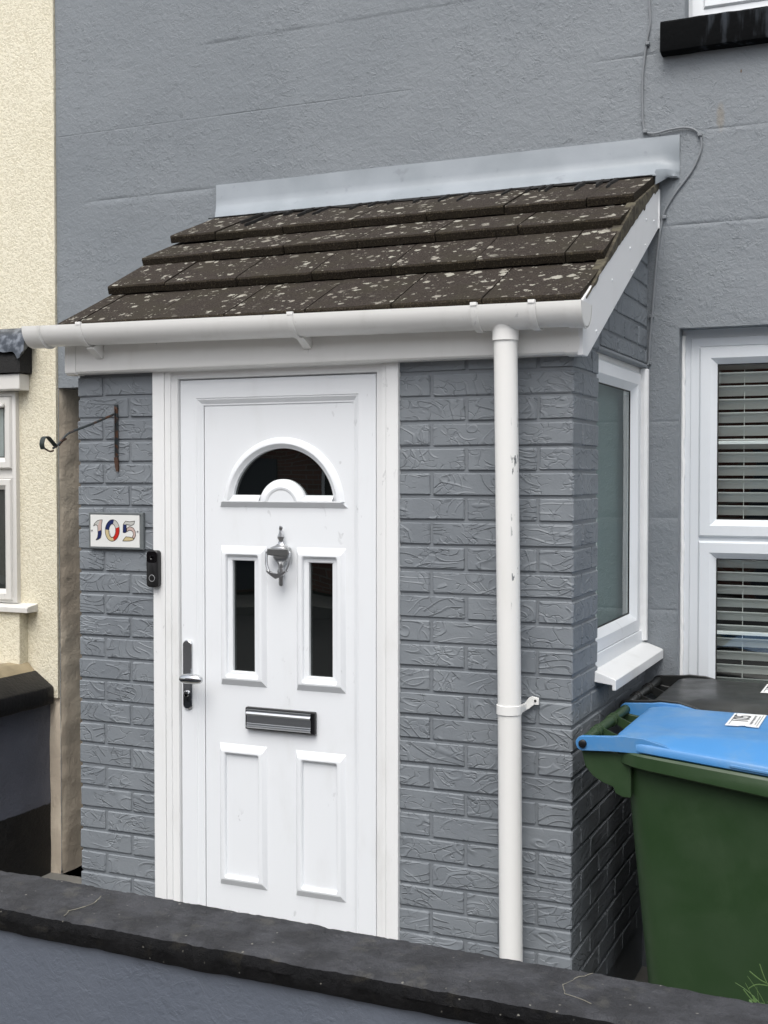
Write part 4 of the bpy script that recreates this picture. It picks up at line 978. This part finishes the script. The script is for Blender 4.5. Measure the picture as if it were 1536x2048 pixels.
# ------------------------------------------------------------ wheelie bins
def tz(x): return .940 - .095*(x-.17)       # sloping rim line
def crown(x): return .970 + .014*math.sin(math.pi*min(1, max(0, (x-.12)/.75)))
def make_bin(dy, label, group, mb_, ml, dx=0, dzz=0):
    b = thing('wheelie_bin', label, 'wheelie bin', (.45+dx, .14+dy, GZ), group)
    X0, X1, Y0, Y1 = .172, .735, -.118, .412
    zb = GZ+.03; L = []
    for t_, z_ in ((0, None), (.06, None), (1, zb)):
        z_ = (lambda x, t_=t_: (tz(x)-.02)*(1-t_)+zb*t_)
        x0 = X0+.095*t_; x1 = X1-.13*t_; y0 = Y0+.045*t_; y1 = Y1-.045*t_
        L.append([(x+dx, y+dy, z_(x)+dzz) for x, y in rrect(x0, x1, y0, y1, .060, 6)])
    g = MB(); g.loops(L, True, False, True); g.build('body', mb_, b, smooth=True, ang=50)
    # rim flange
    g = MB(); L = []
    for ix, dz_ in ((.0, -.034), (-.030, -.038), (-.036, -.034), (-.036, -.003), (-.030, .002), (-.004, .002), (.010, -.01)):
        L.append([(x+dx, y+dy, tz(x)+dz_*(1+.9*max(0, x-.17))+dzz) for x, y in rrect(X0+ix, X1-ix, Y0+ix, Y1-ix, max(.02, .075-ix), 8)])
    g.loops(L, True).build('rim', mb_, b, smooth=True, ang=40)
    # lid
    g = MB(); L = []
    for ix, dz_, wt in ((-.024, .004, 0), (-.029, .008, 0), (-.029, .026, 0), (-.024, .031, 0), (-.010, .036, .05), (.025, .041, .45), (.055, .045, .85), (.075, .045, .97), (.10, .045, 1)):
        rr_ = rrect(X0+ix+.004, X1-ix, Y0+ix, Y1-ix, max(.03, .085-ix*.5), 8)
        L.append([(x+dx, y+dy, (1-wt)*(tz(x)+dz_)+wt*crown(x)+dzz) for x, y in rr_])
    g.loops(L, True, False, True).build('lid', ml, b, smooth=True, ang=50)
    # grip recess at the front long edge
    g = MB(); ya, yb2 = Y0-.030, Y0-.022
    g.prism([(.47, tz(.47)+.012), (.74, tz(.74)+.012), (.74, tz(.74)+.020), (.47, tz(.47)+.020)], 'y', Y0-.0325+dy, Y0-.026+dy)
    for i, v in enumerate(g.v): g.v[i] = (v[0]+dx, v[1], v[2]+dzz)
    g.build('grip_lip', ml, b, bevel=.002)
    # lid arms
    for s_, ya, yb2 in ((0, -.142, -.126), (1, .404, .420)):
        pl_ = [(.068+.021*math.cos(R(q)), .952+.021*math.sin(R(q))) for q in range(100, 271, 20)] + [(.150, .936), (.20, .936), (.30, .940), (.34, .950), (.29, .966), (.235, .980), (.175, .982), (.150, .978)]
        g = MB().prism([(x+dx, z+dzz) for x, z in pl_], 'y', ya+dy, yb2+dy); g.build('lid_arm', ml, b, bevel=.002)
        g = MB().lathe([(0, 0), (.0115, 0), (.0115, -.006), (.008, -.008), (0, -.008)], (.068+dx, (ya if s_ == 0 else yb2+.008)+dy, .952+dzz), 'y', 18); g.build('hinge_pin', M['black'], b, smooth=True)
        # body bracket under the arm
        gp = [(.060, .945), (.060, .925), (.070, .885), (.092, .858), (.120, .842), (.150, .832), (.156, .815), (.178, .806), (.20, .806), (.20, .925), (.15, .930)]
        yy = (-.124, -.096) if s_ == 0 else (.392, .404)
        MB().prism([(x+dx, z+dzz) for x, z in gp], 'y', yy[0]+dy, yy[1]+dy).build('hinge_bracket', mb_, b, bevel=.004)
    MB().tube([(.066+dx, -.125+dy, .953+dzz), (.066+dx, .404+dy, .953+dzz)], .0155, 16).build('handle_bar', mb_, b, smooth=True)
    for yq in (.01, .05, .20, .24):
        g = MB(); L = []
        for k in range(17):
            q = 2*math.pi*k/16; L.append([(.066+dx+r_*math.cos(q), yq+dy+h_, .953+r_*math.sin(q)+dzz) for r_, h_ in ((.015, 0), (.019, .001), (.019, .004), (.015, .005))])
        g.loops(L, False).build('handle_collar', mb_, b, smooth=True)
    for yq in (.05, .24):
        MB().prism([(.075+dx, .962+dzz), (.15+dx, .930+dzz), (.15+dx, .89+dzz), (.07+dx, .94+dzz)], 'y', yq+dy, yq+.006+dy).build('handle_rib', mb_, b)
    for yq in (-.03, .37):
        g = MB().lathe([(0, -.025), (.09, -.025), (.1, -.018), (.1, .018), (.09, .025), (0, .025)], (.22+dx, yq+dy, GZ+.1), 'y', 24); g.build('wheel', M['black'], b, smooth=True, ang=40)
    return b
grn = mat_bin('green_bin_plastic', (.020, .047, .016), .45, (.034, .064, .028)); blu = mat_bin('blue_lid_plastic', (.058, .225, .50), .40, (.15, .27, .42))
bkb = mat_bin('black_bin_plastic', (.010, .011, .011), .35, (.03, .03, .028))
make_bin(0, 'green wheelie bin with bright blue lid, nearest the camera at right', 'wheelie bins beside the porch', grn, blu)
make_bin(.585, 'all black wheelie bin behind the blue lidded one, under the window', 'wheelie bins beside the porch', bkb, bkb, -.012, .002)
# number stickers lie stuck on the lids
def text_mesh(txt, size, name, m, parent, loc, rot):
    cu = bpy.data.curves.new(name, 'FONT'); cu.body = txt; cu.size = size; cu.extrude = .0002; cu.align_x = 'CENTER'; cu.align_y = 'CENTER'
    tmp = bpy.data.objects.new('tmp', cu); COL.objects.link(tmp); dg = bpy.context.evaluated_depsgraph_get()
    me = bpy.data.meshes.new_from_object(tmp.evaluated_get(dg)); bpy.data.objects.remove(tmp); me.materials.clear()
    mt = Matrix.Translation(loc) @ rot; me.transform(mt); me.name = name
    return link(name, me, m, parent)
paper = mat_simple('white_sticker', (.80, .81, .81), .45); ink = mat_simple('black_print', (.015, .015, .017), .5); ingr = mat_simple('grey_print', (.22, .22, .23), .5)
def sticker(bin_, x0, x1, y0, y1, dx, dy, label, ztop_):
    z_ = lambda x: ztop_(x)
    n_ = 14; pts = []
    s_ = thing('number_sticker', label, 'sticker', ((x0+x1)/2, (y0+y1)/2, z_((x0+x1)/2)), 'number stickers on bin lids')
    outline = [(x0, y0), (x0+.036, y0+.001), (x0+.045, y0+.010), (x0+.052, y0+.012), (x0+.058, y0+.004), (x1, y0-.004), (x1-.001, y1), (x0+.001, y1)]
    g = MB().add([(x, y, z_(x)+.0012) for x, y in outline]+[(x, y, z_(x)-.0005) for x, y in outline], [tuple(range(8))]+[(i, (i+1) % 8, 8+(i+1) % 8, 8+i) for i in range(8)])
    g.build('sticker_paper', paper, s_)
    ang = 0.0
    rot = Matrix.Rotation(-ang, 4, 'Y') @ Matrix.Rotation(R(90), 4, 'Z')
    xc = x0+.034; text_mesh('105', .070, 'printed_number', ink, s_, (xc, (y0+y1)/2+.012, z_(xc)+.0020), rot)
    for xx, w_, l0, l1 in ((x0+.008, .0015, .012, .188), (x1-.008, .0015, .006, .185)):
        MB().add([(xx, y0+l0, z_(xx)+.0018), (xx+w_, y0+l0, z_(xx)+.0018), (xx+w_, y0+l1, z_(xx)+.0018), (xx, y0+l1, z_(xx)+.0018)], [(0, 1, 2, 3)]).build('printed_rule', ink, s_)
    for xx, hgt in ((x0+.064, .008), (x0+.078, .004)):
        rs_ = random.Random(int(xx*1000)); yv = y0+.03
        while yv < y1-.03:
            w_ = rs_.uniform(.003, .006); q = rs_.uniform(.5, 1)*hgt
            MB().add([(xx, yv, z_(xx)+.0018), (xx+q, yv, z_(xx+q)+.0018), (xx+q, yv+w_, z_(xx+q)+.0018), (xx, yv+w_, z_(xx)+.0018)], [(0, 1, 2, 3)]).build('small_print', ingr, s_)
            yv += w_+.0022
lidz = lambda x: crown(x)+.0004
sticker(None, .418, .512, .118, .312, 0, 0, 'white sticker printed 105 on the blue bin lid', lidz)
sticker(None, .448, .545, .700, .880, 0, 0, 'white sticker on the black bin lid, cut by the right edge', lambda x: crown(x+.012)+.0024)

# ------------------------------------------------------------ straggling weed behind the front wall
wd = thing('weed', 'small tangled green weed with curling tendrils behind the wall at lower right', 'weed', (.72, -1.02, GZ))
gm = mat_simple('pale_green_stem', (.10, .17, .055), .5, 0, 0, 1, .3); lm = NT('weed_leaf', (.05, .12, .02), .5); lm.b.inputs['Subsurface Weight'].default_value = 0
lm.col(lm.mix(lm.noise(60, 2), (.035, .09, .015), (.09, .17, .04)))
rs = random.Random(11)
g = MB()
for i in range(46):
    p = Vector((.725+rs.uniform(-.04, .05), -1.03+rs.uniform(-.05, .05), .53)); d = Vector((rs.uniform(-.5, .4), rs.uniform(-.3, .3), 1)).normalized(); P_ = [p.copy()]
    c_ = Vector((rs.uniform(-1, 1), rs.uniform(-1, 1), rs.uniform(-1.4, .1)))*rs.uniform(.4, 1.6)
    for k in range(9):
        d = (d+c_*.16).normalized(); p = p+d*rs.uniform(.018, .026); P_.append(p.copy())
    g.tube(smooth_path(P_, 2), [.0013*(1-.6*q/18) for q in range(19)], 4)
# two long tendrils reaching out to the left
for P_ in ([(.74, -1.03, .62), (.700, -1.04, .69), (.672, -1.05, .712), (.655, -1.05, .752)], [(.672, -1.05, .712), (.650, -1.05, .711), (.634, -1.05, .700)], [(.672, -1.05, .715), (.655, -1.05, .722), (.636, -1.05, .735)], [(.70, -1.04, .60), (.665, -1.05, .66), (.640, -1.05, .680), (.625, -1.05, .697)], [(.71, -1.04, .65), (.66, -1.05, .655), (.620, -1.06, .652)]):
    g.tube(smooth_path(P_, 5), .0011, 4)
for i in range(5): g.tube([(.74+.012*i-.02, -1.02, GZ), (.745+.01*i-.02, -1.02, .3), (.74+.02*i-.04, -1.02, .52)], .002, 5)
g.build('stem', gm, wd, smooth=True)
g = MB()
for i in range(260):
    c_ = Vector((.712+rs.gauss(0, .030), -1.03+rs.gauss(0, .035), .652+rs.gauss(0, .028))); l_ = rs.uniform(.010, .022); d = Vector((rs.uniform(-1, 1), rs.uniform(-1, 1), rs.uniform(-.4, 1))).normalized(); s2_ = d.orthogonal().normalized()*l_*.3
    g.add([c_, c_+d*l_*.5+s2_, c_+d*l_, c_+d*l_*.5-s2_], [(0, 1, 2), (0, 2, 3)])
lv_ = g.build('leaves', lm.m, wd, recalc=False); lv_['kind'] = 'stuff'
